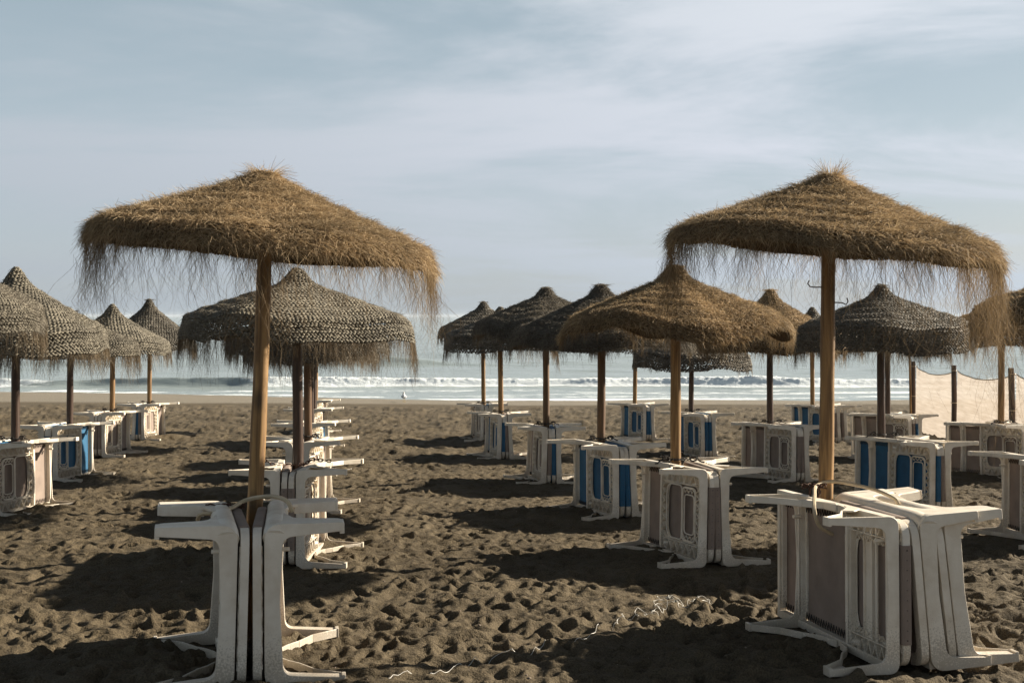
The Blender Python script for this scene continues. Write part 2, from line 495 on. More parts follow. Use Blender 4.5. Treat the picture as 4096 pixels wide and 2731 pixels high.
M = {}
M['sand'] = mat_sand()
M['sea'] = mat_sea()
M['plastic'] = mat_plastic()
M['tan'] = mat_simple('taupe_fabric', (0.27, 0.21, 0.17), 0.85, trans=0.15, weave=True)
M['blue'] = mat_simple('blue_fabric', (0.014, 0.100, 0.200), 0.7, trans=0.12, weave=True)
M['cord'] = mat_simple('dark_cord', (0.035, 0.028, 0.022), 0.8)
M['rust'] = mat_simple('rusty_iron', (0.075, 0.035, 0.02), 0.7, metal=0.4, scale=60, var=0.5)
M['hose'] = mat_simple('cream_hose', (0.50, 0.40, 0.26), 0.5)
M['line'] = mat_simple('white_line', (0.65, 0.62, 0.55), 0.5)
M['golden'] = mat_straw('golden_thatch', (0.150, 0.098, 0.045), (0.56, 0.42, 0.25), 0.30)
M['golden_braid'] = mat_straw('golden_braid', (0.125, 0.076, 0.032), (0.26, 0.175, 0.088), 0.12)
M['grey'] = mat_straw('grey_thatch', (0.090, 0.076, 0.056), (0.25, 0.215, 0.165), 0.25)
M['grey_braid'] = mat_straw('grey_braid', (0.108, 0.094, 0.068), (0.205, 0.180, 0.134), 0.10)
M['dark'] = mat_straw('dark_thatch', (0.070, 0.060, 0.044), (0.25, 0.215, 0.165), 0.25)
M['dark_braid'] = mat_straw('dark_braid', (0.080, 0.071, 0.055), (0.155, 0.137, 0.107), 0.10)
M['fringe'] = mat_straw('fringe_straw', (0.115, 0.075, 0.038), (0.34, 0.245, 0.14), 0.35)
M['fringe_dark'] = mat_straw('weathered_fringe', (0.085, 0.062, 0.038), (0.25, 0.19, 0.12), 0.3)
M['backing'] = mat_simple('woven_backing', (0.065, 0.042, 0.022), 0.9, var=0.4, scale=40)
M['wood_light'] = mat_wood('pine_pole', (0.125, 0.062, 0.018), (0.37, 0.215, 0.076))
M['wood_mid'] = mat_wood('aged_pole', (0.09, 0.045, 0.018), (0.17, 0.09, 0.036))
M['wood_dark'] = mat_wood('dark_pole', (0.035, 0.018, 0.010), (0.075, 0.038, 0.02), 0.45)
M['net'] = mat_net()
M['backing_grey'] = mat_simple('weathered_backing', (0.10, 0.088, 0.066), 0.9, var=0.3, scale=40)

# ---------------------------------------------------------------- ground
rng = np.random.default_rng(7)
def base_ground(x, y):
    z = -SLOPE * y
    f = np.clip((y-26)/20, 0, 1)
    z = z + f*0.012*np.maximum(0, -x-2) + f*0.16*vnoise(x*0.07+3.1, y*0.03, 91)+f*0.035*vnoise(x*0.31, y*0.05, 92)
    return z

HX0, HX1, HY0, HY1, HR = -16.0, 16.0, 2.6, 44.0, 0.02
def height_map():
    nx = int((HX1-HX0)/HR); ny = int((HY1-HY0)/HR)
    xs = HX0+np.arange(nx)*HR; ys = HY0+np.arange(ny)*HR
    X, Y = np.meshgrid(xs, ys)
    h = 0.055*fbm(X*0.9, Y*0.9, 1, 2) + 0.030*fbm(X*3.1, Y*3.6, 5, 3, 0.55) + 0.020*fbm(X*15, Y*17, 9, 3, 0.6)
    wx = X+0.10*vnoise(X*5, Y*5, 101); wy = Y+0.10*vnoise(X*5, Y*5, 102)
    h += 0.034*(np.abs(fbm(wx*4.3, wy*5.2, 111, 3, 0.5))**0.8-0.25) + 0.030*(0.3-np.abs(fbm(wx*8.5, wy*10, 121, 2)))
    w = vnoise(X*0.5, Y*0.5, 33)+0.5
    h *= 0.55+0.6*w
    # footprints and scuffs: dents with a pushed-up rim
    n = 30000
    yy = HY0+(HY1-HY0-4)*rng.random(n)**1.15
    xx = (rng.random(n)*2-1)*np.minimum(15.5, yy*0.52+2.2)
    for i in range(n):
        big = rng.random()
        a = (0.028+0.050*rng.random()*(0.4+big))*(1+0.25*min(1, max(0, (yy[i]-12)/15))); b = a*(0.38+0.35*rng.random())
        d = (0.012+0.036*rng.random())*(1.0 if big > 0.35 else 0.6)
        t = rng.normal(0, 0.9)
        cx, cy = xx[i], yy[i]
        R = a*2.1
        i0 = int((cx-R-HX0)/HR); i1 = int((cx+R-HX0)/HR)+1
        j0 = int((cy-R-HY0)/HR); j1 = int((cy+R-HY0)/HR)+1
        if i0 < 0 or j0 < 0 or i1 >= nx or j1 >= ny: continue
        sx = X[j0:j1, i0:i1]-cx; sy = Y[j0:j1, i0:i1]-cy
        u = (sx*cos(t)+sy*sin(t))/a; v = (-sx*sin(t)+sy*cos(t))/b
        q = u*u+v*v
        h[j0:j1, i0:i1] += -d*np.exp(-q*q*0.9) + d*0.55*np.exp(-((np.sqrt(q)-1.45)/0.38)**2)*(0.5+0.5*np.sin(2*np.arctan2(v, u)+i))
    fade = np.clip((39.5-Y)/2.5, 0.08, 1)
    h = h + (0.09*fbm(X*1.3, Y*0.9, 131, 4, 0.65)+0.05*np.abs(fbm(X*2.5, Y*1.6, 133, 3)))*np.clip((Y-12)/12, 0, 1)
    return h*fade
HM = height_map()
def rough(x, y):
    fx = np.clip((x-HX0)/HR, 0, HM.shape[1]-1.001); fy = np.clip((y-HY0)/HR, 0, HM.shape[0]-1.001)
    ix = fx.astype(int); iy = fy.astype(int); tx = fx-ix; ty = fy-iy
    return (HM[iy, ix]*(1-tx)+HM[iy, ix+1]*tx)*(1-ty)+(HM[iy+1, ix]*(1-tx)+HM[iy+1, ix+1]*tx)*ty
def gz(x, y):
    return float(base_ground(np.array([float(x)]), np.array([float(y)]))[0])

def grid_faces(nr, nc):
    i = np.arange(nr-1)[:, None]*nc+np.arange(nc-1)[None, :]
    i = i.ravel()
    return np.stack([i, i+1, i+nc+1, i+nc], 1)

def build_ground():
    # rows
    t = np.linspace(0, 1, 640)
    near = 1/(1/3.6*(1-t)+1/42.0*t)
    near = near*0.75+0.25*(3.6+(42-3.6)*t)
    rows = np.concatenate([[-60, -20, -5, 0, 1.5, 2.6, 3.2], near, np.linspace(42.3, 62, 40), [80, 120]])
    ud = np.linspace(-1, 1, 780)
    ext = np.array([1.05, 1.2, 1.5, 2, 3, 5, 9, 20])
    u = np.concatenate([-ext[::-1], ud, ext])
    W = np.clip(np.abs(rows), 3, 60)*0.50+1.6
    X = u[None, :]*W[:, None]; Y = np.repeat(rows[:, None], len(u), 1)
    Z = base_ground(X, Y)
    inside = (Y > HY0+0.1) & (Y < HY1-0.1) & (np.abs(X) < 15.9)
    Z = Z+np.where(inside, rough(X, Y), 0.03*fbm(X*0.8, Y*0.8, 3, 3)*np.clip((38-Y)/6, 0, 1))
    V = np.stack([X, Y, Z], -1).reshape(-1, 3)
    me = np_mesh('sand_beach', V, [(4, grid_faces(len(rows), len(u)))], M['sand'], smooth=True)
    at = me.attributes.new('washed', 'FLOAT', 'POINT')
    e = 40.3+1.8*vnoise(X*0.25, Y*0.1, 44)
    w = np.clip((Y-e)/1.5, 0, 1)*0.9 + np.clip((Y-28)/10, 0, 1)*0.14*(0.5+vnoise(X*0.6, Y*1.2, 12))
    at.data.foreach_set('value', np.clip(w, 0, 1).astype(np.float32).ravel())
    o = bpy.data.objects.new('sand_beach', me); link(o)
    tag(o, 'dark brown trampled beach sand with footprints', None, None, 'structure')
build_ground()

def build_sea():
    rows = np.concatenate([np.linspace(40.5, 53, 90), np.linspace(53.1, 57, 110), np.linspace(57.2, 74, 70), np.linspace(74.3, 81, 60),
                           1/np.linspace(1/81.5, 1/6000, 260)])
    ud = np.linspace(-1, 1, 900)
    ext = np.array([1.05, 1.2, 1.6, 2.4, 5])
    u = np.concatenate([-ext[::-1], ud, ext])
    W = rows*0.52+3
    X = u[None, :]*W[:, None]; Y = np.repeat(rows[:, None], len(u), 1)
    Z = np.zeros_like(X)
    far = np.clip((Y-50)/40, 0, 1)
    Z += 0.16*far*fbm(X*0.10, Y*0.42, 21, 4, 0.55)*np.clip(900/Y, 0, 1)
    Z += 0.05*fbm(X*0.5, Y*1.6, 25, 3)
    foam = np.zeros_like(X)
    # small breaker
    yc = 54.9+1.3*vnoise(X*0.06, X*0, 51)+0.35*vnoise(X*0.5, X*0, 52)
    left = np.clip((-X-9)/5, 0, 1)            # left part has not broken yet
    amp = 0.46*(0.85+0.5*vnoise(X*0.18, X*0, 53)+0.12*vnoise(X*1.6, X*0, 54))
    d = Y-yc
    lump = fbm(X*3.8, Y*5.0, 60, 5, 0.75)
    prof = np.where(d < 0, np.exp(-(d/0.38)**2), np.exp(-(d/1.5)**2))
    Z += amp*prof*(1+0.10*lump*(1-left)+0.12*(1-left)*fbm(X*9, Y*11, 65, 2))
    brk = (1-left)+left*np.clip((vnoise(X*0.35, X*0, 57)+0.5-0.55)*4, 0, 1)
    foam += brk*1.2*np.clip(1-np.abs(d+0.05)/0.75, 0, 1)**0.5
    foam += brk*0.42*np.exp(-((d-1.6)/1.6)**2)
    # green swell further out
    y2 = 78+0.6*vnoise(X*0.12, X*0, 61)
    a2 = 0.62*np.exp(-((X+9.3)/4.6)**2)+0.16*np.exp(-((X-3)/9)**2)+0.30*np.exp(-((X+31)/6)**2)
    d2 = Y-y2
    Z += a2*np.where(d2 < 0, np.exp(-(d2/0.9)**2), np.exp(-(d2/2.8)**2))
    y3 = 70+1.5*vnoise(X*0.07, X*0, 63)
    Z += 0.10*np.exp(-((Y-y3)/0.9)**2)*(0.6+vnoise(X*0.2, X*0, 64))
    y4 = 96+2.5*vnoise(X*0.05, X*0, 66)
    Z += 0.25*np.exp(-((Y-y4)/2.0)**2)*np.clip(0.3+1.4*vnoise(X*0.06, X*0, 67), 0, 1)
    # wash near the shore
    wash = np.clip((54.4-Y)/2.5, 0, 1)
    foam += wash*(0.28+0.50*fbm(X*0.25, Y*1.3, 71, 3))
    edge = base_ground(X, Y)
    foam += (0.15+0.7*fbm(X*0.35, Y*0.8, 83, 3))*np.clip(1-np.abs(edge-SEA_Z+0.025)/0.04, 0, 1)
    foam += np.clip((74-Y)/14, 0, 1)*(Y > 56)*(0.12+0.55*fbm(X*0.12, Y*0.9, 75, 3))
    Z = Z*np.clip((Y-47)/6, 0.05, 1)+SEA_Z
    V = np.stack([X, Y, Z], -1).reshape(-1, 3)
    me = np_mesh('sea', V, [(4, grid_faces(len(rows), len(u)))], M['sea'], smooth=True)
    at = me.attributes.new('foam', 'FLOAT', 'POINT')
    at.data.foreach_set('value', foam.astype(np.float32).ravel())
    o = bpy.data.objects.new('sea', me); link(o)
    tag(o, 'pale grey green sea with one small foaming breaker', None, None, 'structure')
build_sea()

# ---------------------------------------------------------------- parasols
def smooth_profile(R, zr, zp, val, conc, flare, knob=0.04):
    u = np.linspace(0, 1, 40)
    g = (1-u)+conc*np.sin(pi*u)
    # little cap at the top and a rounded shoulder
    cap = knob*np.exp(-(u/0.115)**2.8)
    z = zr+(zp-zr-knob)*g+cap
    sh = np.clip((u-0.86)/0.14, 0, 1)
    z -= sh**2*0.018
    r = R*u
    t = np.linspace(0, 1, 14)[1:]
    rv = R+0.03*np.sin(t*pi*0.5)+flare*val*t-0.0*t
    zv = z[-1]-val*t
    return np.concatenate([r, rv]), np.concatenate([z, zv])

class Canopy:
    def __init__(s, R, zr, zp, val, conc=0.0, flare=0.05, sq=2.7, yaw=0.0, tilt=(0, 0), seed=0, knob=0.04, droop=0.0):
        s.droop = droop
        r, z = smooth_profile(R, zr, zp, val, conc, flare, knob)
        ds = np.sqrt(np.diff(r)**2+np.diff(z)**2)
        s.S = np.concatenate([[0], np.cumsum(ds)]); s.r = r; s.z = z; s.zr = zr
        s.len = s.S[-1]; s.s_rim = s.S[39]
        s.sq = sq; s.yaw = yaw; s.tilt = tilt; s.seed = seed; s.R = R
        rr = np.random.default_rng(seed)
        s.ph = rr.random(6)*2*pi; s.am = rr.normal(0, 1, 6)*(0.45 if seed in (11, 12) else 1)
    def P(s, S, th):
        r = np.interp(S, s.S, s.r); z = np.interp(S, s.S, s.z)
        a = th-s.yaw
        f = (np.abs(np.cos(a))**s.sq+np.abs(np.sin(a))**s.sq)**(-1/s.sq)
        k = np.clip(r/s.R, 0, 1.2)
        f = 1+(f*0.93-1)*np.clip(k*1.3, 0, 1)
        wob = (0.010*s.am[0]*np.sin(2*th+s.ph[0])+0.012*s.am[1]*np.sin(3*th+s.ph[1])+0.008*s.am[2]*np.sin(5*th+s.ph[2])+0.006*s.am[3]*np.sin(9*th+s.ph[3]))
        rib = -0.014*(1-np.abs(np.cos(4*a)))     # cloth sags between the ribs
        x = r*f*(1+0.5*wob)*np.cos(th); y = r*f*(1+0.5*wob)*np.sin(th)
        z = z+(wob*(1.3 if s.R > 0.9 or s.seed > 12 else 0.5)+rib)*k+ x*s.tilt[0]+y*s.tilt[1] - s.droop*k**3*np.sin(2*a)**4
        z = z+0.006*np.sin(S*40+th*3+s.ph[4])*np.minimum(1, k*2)
        return np.stack([x, y, z], -1)
    def frame(s, S, th):
        p = s.P(S, th)
        e = 0.004
        dt = s.P(S, th+e)-s.P(S, th-e); dd = s.P(np.minimum(S+e, s.len), th)-s.P(S-e, th)
        dt /= np.linalg.norm(dt, axis=-1, keepdims=True)+1e-9
        dd /= np.linalg.norm(dd, axis=-1, keepdims=True)+1e-9
        n = np.cross(dt, dd); n /= np.linalg.norm(n, axis=-1, keepdims=True)+1e-9
        flip = np.sign(n[..., 2:3]+n[..., 0:1]*np.cos(th)[..., None]+n[..., 1:2]*np.sin(th)[..., None])
        n = n*np.where(flip == 0, 1, flip)
        return p, dt, dd, n

def braid_mesh(c, spacing, step, rs, size=1.0):
    """rows of plaited rope: every ply is a small spindle"""
    P, D, N = [], [], []
    S = 0.03; k = 0
    while S < c.len-0.004:
        r = max(np.interp(S, c.S, c.r), 0.03)
        n = max(8, int(2*pi*r/step))
        th = (np.arange(n)+0.5*(k % 2)+rs.normal(0, 0.06, n))*2*pi/n
        Sa = S+rs.normal(0, 0.0018, n)+0.006*np.sin(th*4+k*0.7)*min(1, r)
        p, t, d, nn = c.frame(np.full(n, 0.0)+Sa, th)
        sg = 1 if k % 2 else -1
        a = 0.40*sg+rs.normal(0, 0.12, n)
        dr = t*np.cos(a)[:, None]+d*np.sin(a)[:, None]+nn*rs.normal(0.06, 0.1, n)[:, None]
        P.append(p); D.append(dr); N.append(nn)
        S += spacing*0.5*(1+rs.normal(0, 0.03)); k += 1
    P = np.concatenate(P); D = np.concatenate(D); N = np.concatenate(N)
    D /= np.linalg.norm(D, axis=1, keepdims=True)
    W = np.cross(D, N); W /= np.linalg.norm(W, axis=1, keepdims=True)+1e-9
    m = len(P)
    l = (step*0.82*size*(1+rs.normal(0, 0.15, m)))[:, None]; w = (spacing*0.30*size*(1+rs.normal(0, 0.12, m)))[:, None]; h = (spacing*0.20*size*np.ones(m))[:, None]
    V = np.stack([P-D*l, P+W*w*1.25, P+N*h, P-W*w*1.25, P-N*h, P+D*l], 1).reshape(-1, 3)
    b = np.arange(m)[:, None]*6
    tri = np.array([[0,1,2],[0,2,3],[0,3,4],[0,4,1],[5,2,1],[5,3,2],[5,4,3],[5,1,4]])
    F = (b[:, :, None]+tri[None]).reshape(-1, 3)
    return V, F

def ribbon(points, width, side):
    """points: m x k x 3 strands; returns verts/quads tapered ribbons"""
    m, k, _ = points.shape
    taper = np.linspace(1, 0.35, k)[None, :, None]
    w = side[:, None, :]*width[:, None, None]*taper
    V = np.stack([points-w, points+w], 2).reshape(-1, 3)
    b = (np.arange(m)*k*2)[:, None]; q = np.arange(k-1)[None, :]*2
    i = (b+q).ravel()
    F = np.stack([i, i+1, i+3, i+2], 1)
    return V, F

def hair_mesh(c, n, lmin, lmax, width, rs, lift=0.45, tuft=0, s_end=None, tuft_up=0.6):
    S = c.len*np.sqrt(rs.random(n))
    if s_end: S = np.minimum(S, s_end-rs.random(n)*0.03)
    S = np.clip(S, 0.03, c.len)
    th = rs.random(n)*2*pi
    p, t, d, nn = c.frame(S, th)
    clump = vnoise(th*9, S*26, c.seed+5)
    sg = 0.7+0.95*rs.normal(0, 1, n)+clump*1.4
    dr = t*sg[:, None]+d*(0.55+rs.normal(0, 0.35, n))[:, None]+nn*(lift*(0.25+1.1*rs.random(n)))[:, None]
    dr /= np.linalg.norm(dr, axis=1, keepdims=True)
    L = lmin+(lmax-lmin)*rs.random(n)**1.6
    L = L*(1+0.5*clump)
    g = np.array([0, 0, -1.0])
    q0 = p+nn*0.004
    q1 = q0+dr*(L*0.5)[:, None]
    q2 = q0+dr*(L*0.92)[:, None]+(g*0.30+rs.normal(0, 0.16, (n, 3)))*L[:, None]
    pts = np.stack([q0, q1, q2], 1)
    side = np.cross(dr, rs.normal(0, 1, (n, 3))); side /= np.linalg.norm(side, axis=1, keepdims=True)+1e-9
    V, F = ribbon(pts, width*(0.6+0.8*rs.random(n)), side)
    if tuft:
        m = tuft
        a = rs.random(m)*2*pi; rad = 0.055*np.sqrt(rs.random(m))
        top = c.P(np.array([0.01]), np.array([0.0]))[0]
        b0 = top+np.stack([rad*np.cos(a), rad*np.sin(a), -0.02+0*a], 1)
        out = np.stack([np.cos(a), np.sin(a), tuft_up*(rs.random(m)*1.9-0.15)], 1)
        out /= np.linalg.norm(out, axis=1, keepdims=True)
        Lm = (0.045+0.09*rs.random(m))*(1 if tuft_up > 0.5 else 0.6)
        m1 = b0+out*(Lm*0.5)[:, None]; m2 = b0+out*Lm[:, None]+np.array([0, 0, -0.25 if tuft_up > 0.5 else -0.7])*Lm[:, None]*rs.random(m)[:, None]+rs.normal(0, 0.01, (m, 3))
        sd_ = np.cross(out, rs.normal(0, 1, (m, 3))); sd_ /= np.linalg.norm(sd_, axis=1, keepdims=True)
        V2, F2 = ribbon(np.stack([b0, m1, m2], 1), np.full(m, width), sd_)
        F = np.concatenate([F, F2+len(V)]); V = np.concatenate([V, V2])
    return V, F

def fringe_mesh(c, n, lmean, width, rs, curl=1.0, boost=()):
    tufts = max(12, int(n/9))
    tt = np.sort(rs.random(tufts))*2*pi
    wt = rs.random(tufts)**1.5+0.15
    for (bt, bw, bf) in boost:
        wt = wt*(1+(bf-1)*2.2*np.exp(-(np.angle(np.exp(1j*(tt-bt)))/bw)**2))
    which = rs.choice(tufts, n, p=wt/wt.sum())
    th = tt[which]+rs.normal(0, 0.022, n)
    fac = 0.35+0.9*rs.random(tufts)[which]
    a = th-c.yaw
    corner = (np.abs(np.sin(2*a))**3)
    fac = fac*(0.8+0.5*corner)
    L = lmean*fac*(0.35+0.95*rs.random(n)**0.8)
    for (bt, bw, bf) in boost:
        dd = np.angle(np.exp(1j*(th-bt)))
        L = L*(1+(bf-1)*np.exp(-(dd/bw)**2))
    S = np.full(n, c.len)-rs.random(n)*0.03
    p, t, d, nn = c.frame(S, th)
    k = 8
    s = np.linspace(0, 1, k)[None, :, None]
    out = nn*(0.10*rs.random(n))[:, None]*L[:, None]+t*(rs.normal(0.05, 0.20, n)*L)[:, None]
    down = np.array([0, 0, -1.0])
    pts = p[:, None, :]+out[:, None, :]*np.sin(s*pi*0.5)*1.0+down*(L[:, None, None]*s)
    for j in range(2):
        f = (1.2+2.6*rs.random(n))[:, None, None]*(j+1); ph = (rs.random(n)*6.28)[:, None, None]
        dirv = rs.normal(0, 1, (n, 1, 3)); dirv[..., 2] *= 0.25
        pts = pts+dirv*(0.045*curl*L[:, None, None]/(j+1))*(np.sin(f*s*3.1+ph)-np.sin(ph))*s
    side = rs.normal(0, 1, (n, 3)); side[:, 2] = 0; side /= np.linalg.norm(side, axis=1, keepdims=True)
    return ribbon(pts, width*(0.55+0.8*rs.random(n)), side)

POLES = []
def parasol(x, y, label, R=0.92, zr=1.86, zp=2.45, val=0.17, style='woven', tone='grey', pole='dark', lean=(0, 0),
            tilt=(0, 0), yaw=0.4, conc=-0.02, seed=1, hair=1.0, fringe=0.16, fn=1.0, boost=(), hooks=0, flare=0.04, sq=2.7, curl=1.0, tuft=0, pr=0.044, knob=0.085, tuft_up=0.15, droop=0.0):
    g = gz(x, y)
    POLES.append((x, y))
    root = empty('straw_parasol', (x, y, g))
    tag(root, label, 'beach parasol', 'straw parasols standing in rows on the beach')
    rs = np.random.default_rng(seed*101+3)
    dist = math.hypot(x, y)
    lod = min(1.0, (8.0/dist)**0.8)
    cx, cy = lean
    # pole
    pb = MB()
    n = 14
    pts = []; rad = []
    for i in range(n):
        t = i/(n-1); zz = -0.35+t*(zp+0.25)
        pts.append((cx*t+0.006*sin(t*5+seed), cy*t+0.006*sin(t*4+seed*2), zz))
        rad.append((pr-0.006*t)*(1+0.035*sin(i*2.3+seed)))
    pb.tube(pts, rad, 14)
    po = pb.obj('pole', M['wood_'+pole], root, smooth=50)
    tc = (cx*0.9, cy*0.9)
    # canopy
    c = Canopy(R*0.945, zr, zp, val, conc, flare, sq, yaw, tilt, seed, knob, droop)
    # backing cloth
    nr, nc = 30, 96
    s_end = c.s_rim+(c.len-c.s_rim)*(0.95 if style == 'hairy' else 0.12)
    SS = np.linspace(0.015, s_end, nr); TH = np.linspace(0, 2*pi, nc, endpoint=False)
    Sg, Tg = np.meshgrid(SS, TH, indexing='ij')
    p, t_, d_, nn = c.frame(Sg.ravel(), Tg.ravel())
    V = p-nn*0.010
    i = np.arange(nr-1)[:, None]*nc; j = np.arange(nc)[None, :]; j2 = (j+1) % nc
    F = np.stack([(i+j), (i+j2), (i+nc+j2), (i+nc+j)], -1).reshape(-1, 4)
    me = np_mesh('canopy', V, [(4, F)], M['backing_grey' if tone == 'grey' else 'backing'], smooth=True)
    can = link(bpy.data.objects.new('canopy', me), root); can.location = (*tc, 0)
    bm = {'golden': 'golden_braid', 'grey': 'grey_braid', 'dark': 'dark_braid'}[tone]
    sp = 0.034 if dist < 12 else (0.040 if dist < 16 else 0.05)
    step = 0.030 if dist < 12 else (0.038 if dist < 16 else 0.05)
    V, F = braid_mesh(c, sp, step, rs, 1.0 if style == 'woven' else 0.95)
    o = link(bpy.data.objects.new('woven_rope', np_mesh('woven_rope', V, [(3, F)], M[bm])), can)
    # loose thatch hairs
    nh = int((52000 if style == 'hairy' else (3500 if style == 'woven' else 15000))*hair*lod)
    if style != 'woven' and not tuft: tuft = 90
    wmin = max(0.0011, dist*0.00016)
    V, F = hair_mesh(c, nh, 0.025, (0.095 if dist < 7 else 0.062) if style == 'hairy' else 0.05, wmin, rs, 0.5 if style == 'hairy' else 0.45, tuft=tuft, tuft_up=tuft_up)
    o = link(bpy.data.objects.new('thatch', np_mesh('thatch', V, [(4, F)], M[tone])), can)
    nf = int(2100*fn*lod)
    V, F = fringe_mesh(c, nf, fringe, wmin*0.72, rs, curl, boost)
    o = link(bpy.data.objects.new('fringe', np_mesh('fringe', V, [(4, F)], M['fringe' if tone == 'golden' else 'fringe_dark'])), root)
    o.location = (*tc, 0)
    # ribs under the cloth
    for k in range(8):
        th = yaw+k*pi/4
        rb = MB()
        Sx = np.linspace(0.06, c.s_rim*0.99, 6)
        pp = c.P(Sx, np.full(6, th))
        rb.tube([(a[0], a[1], a[2]-0.028) for a in pp], 0.008, 5)
        r_ = rb.obj('rib', M['wood_mid'], root); r_.location = (*tc, 0)
    for k in range(hooks):
        hb = MB()
        s_ = -1 if k == 0 else 1
        zz = zr-0.30-0.085*k
        xb = cx*zz/zp+s_*(pr-0.006)
        hb.tube([(xb, -0.01, zz), (xb+s_*0.04, -0.01, zz-0.002), (xb+s_*0.062, -0.01, zz-0.012), (xb+s_*0.072, -0.01, zz+0.006), (xb+s_*0.066, -0.01, zz+0.026)] if k else
                [(xb, -0.01, zz), (xb+s_*0.045, -0.01, zz+0.0), (xb+s_*0.066, -0.01, zz+0.004), (xb+s_*0.078, -0.01, zz+0.02), (xb+s_*0.07, -0.01, zz+0.038)], 0.0035, 6)
        hb.obj('hook', M['rust'], root)
    return root

# ---------------------------------------------------------------- folded loungers
LH = 0.70
def sweep(m, pts, ax, ay, n=16, p=2.6):
    """tube with a flattened section: half width ax along x, half thickness ay across"""
    P = [Vector(q) for q in pts]; k = len(P); vs = []; fs = []
    X = Vector((1, 0, 0))
    for i in range(k):
        d = (P[min(i+1, k-1)]-P[max(i-1, 0)]).normalized()
        w = d.cross(X).normalized(); u = w.cross(d).normalized()
        for j in range(n):
            t = 2*pi*j/n; c_, s_ = cos(t), sin(t)
            f = (abs(c_)**p+abs(s_)**p)**(-1/p)
            vs.append(P[i]+u*(ax*f*c_)+w*(ay*f*s_))
    for i in range(k-1):
        for j in range(n):
            l = (j+1) % n; fs.append((i*n+j, i*n+l, (i+1)*n+l, (i+1)*n+j))
    fs.append(tuple(range(n))[::-1]); fs.append(tuple((k-1)*n+j for j in range(n)))
    m.add(vs, fs)

def c_bracket(y0, sg, A, solid):
    """end bracket: top leg, upright and bottom leg in one; sg=+1 at the near end, -1 at the far end"""
    m = MB()
    post = 0.072 if solid else 0.060
    ro = 0.075 if solid else 0.055
    def pris(q, axis, a, b):
        if axis == 'y': m.prism(q, 'y', min(a, b), max(a, b))
        else: m.prism(q, axis, a, b)
    Y = lambda d: y0+sg*d
    hA = .044 if solid else .038
    pts = rnd_poly([(A, LH-.002, .010), (0, LH, ro), (0, 0, ro), (A, .002, .010), (A, hA-.006, .006), (post+.010, hA+.016, .050), (post-.004, LH/2, 0.2), (post+.010, LH-hA-.016, .050), (A, LH-hA+.004, .006)], 7)
    pris(pts, 'y', Y(0), Y(.012 if not solid else .060))
    # flange that gives the upright its depth
    if solid:
        pass
    else:
        pris(rnd_poly([(.002, .055, .01), (.018, .055, .004), (.018, LH-.055, .004), (.002, LH-.055, .01)], 3), 'y', Y(.010), Y(.046))
        pris([(post-.012, .07), (post-.004, .07), (post-.004, LH-.07), (post-.012, LH-.07)], 'y', Y(.010), Y(.030))
    for (za, zb, top) in ((LH-hA, LH-.004, True), (.004, hA, False)):
        w = 0.47 if not solid else 0.42
        if solid and top:
            q = rnd_poly([(A-.003, Y(.006), .02), (A-.012, Y(.150), .05), (.13, Y(.215), .08), (.085, Y(w), .05), (.05, Y(w), .01), (.05, Y(.006), .01)], 6)
            m.prism(q, 'z', LH-.020, LH-.003)
            m.bar((A-.016, Y(.152), LH-.030), (.13, Y(.214), LH-.030), .010, .046, up=(0, 0, 1))
            m.box(A-.020, A+.001, min(Y(.004), Y(.150)), max(Y(.004), Y(.150)), LH-.052, LH-.006)
        else:
            path = [(A-.008, Y(.058)), (A*.62, Y(.155)), (.15, Y(.275)), (.105, Y(.325)), (.075, Y(.375)), (.056, Y(w))]
            for a, b in zip(path[:-1], path[1:]):
                m.bar((a[0], a[1], (za+zb)/2), (b[0], b[1], (za+zb)/2), .010, zb-za, up=(0, 0, 1))
            m.prism([(A-.004, Y(.006)), (A-.004, Y(.058)), (A-.12, Y(.118)), (A-.12, Y(.006))], 'z', za+.012, za+.017)
            m.box(A-.014, A+.004, min(Y(.001), Y(.062)), max(Y(.001), Y(.062)), za-.003, zb+.002)
            if top:   # broadened top where the leg meets the rail
                m.prism(rnd_poly([(.16, Y(.262), .01), (.075, Y(.372), .02), (.04, Y(w), .01), (.04, Y(.30), .01), (.10, Y(.24), .02)], 3), 'z', zb-.006, zb+.0015)
    m.tube([(post-.01, Y(.05), .585), (post+.04, Y(.05), .585)], .010, 8)
    return m

def zigzag(m, p, q, half, n, axis, x, w=.006, d=.030):
    """zigzag stiffening rib between p and q in the yz plane"""
    pts = []
    for i in range(n+1):
        t = i/n; s_ = half if i % 2 else -half
        y = p[0]+(q[0]-p[0])*t; z = p[1]+(q[1]-p[1])*t
        if axis == 'y': z += s_
        else: y += s_
        pts.append((x, y, z))
    for a, b in zip(pts[:-1], pts[1:]):
        m.bar(a, b, w, d, up=(1, 0, 0))

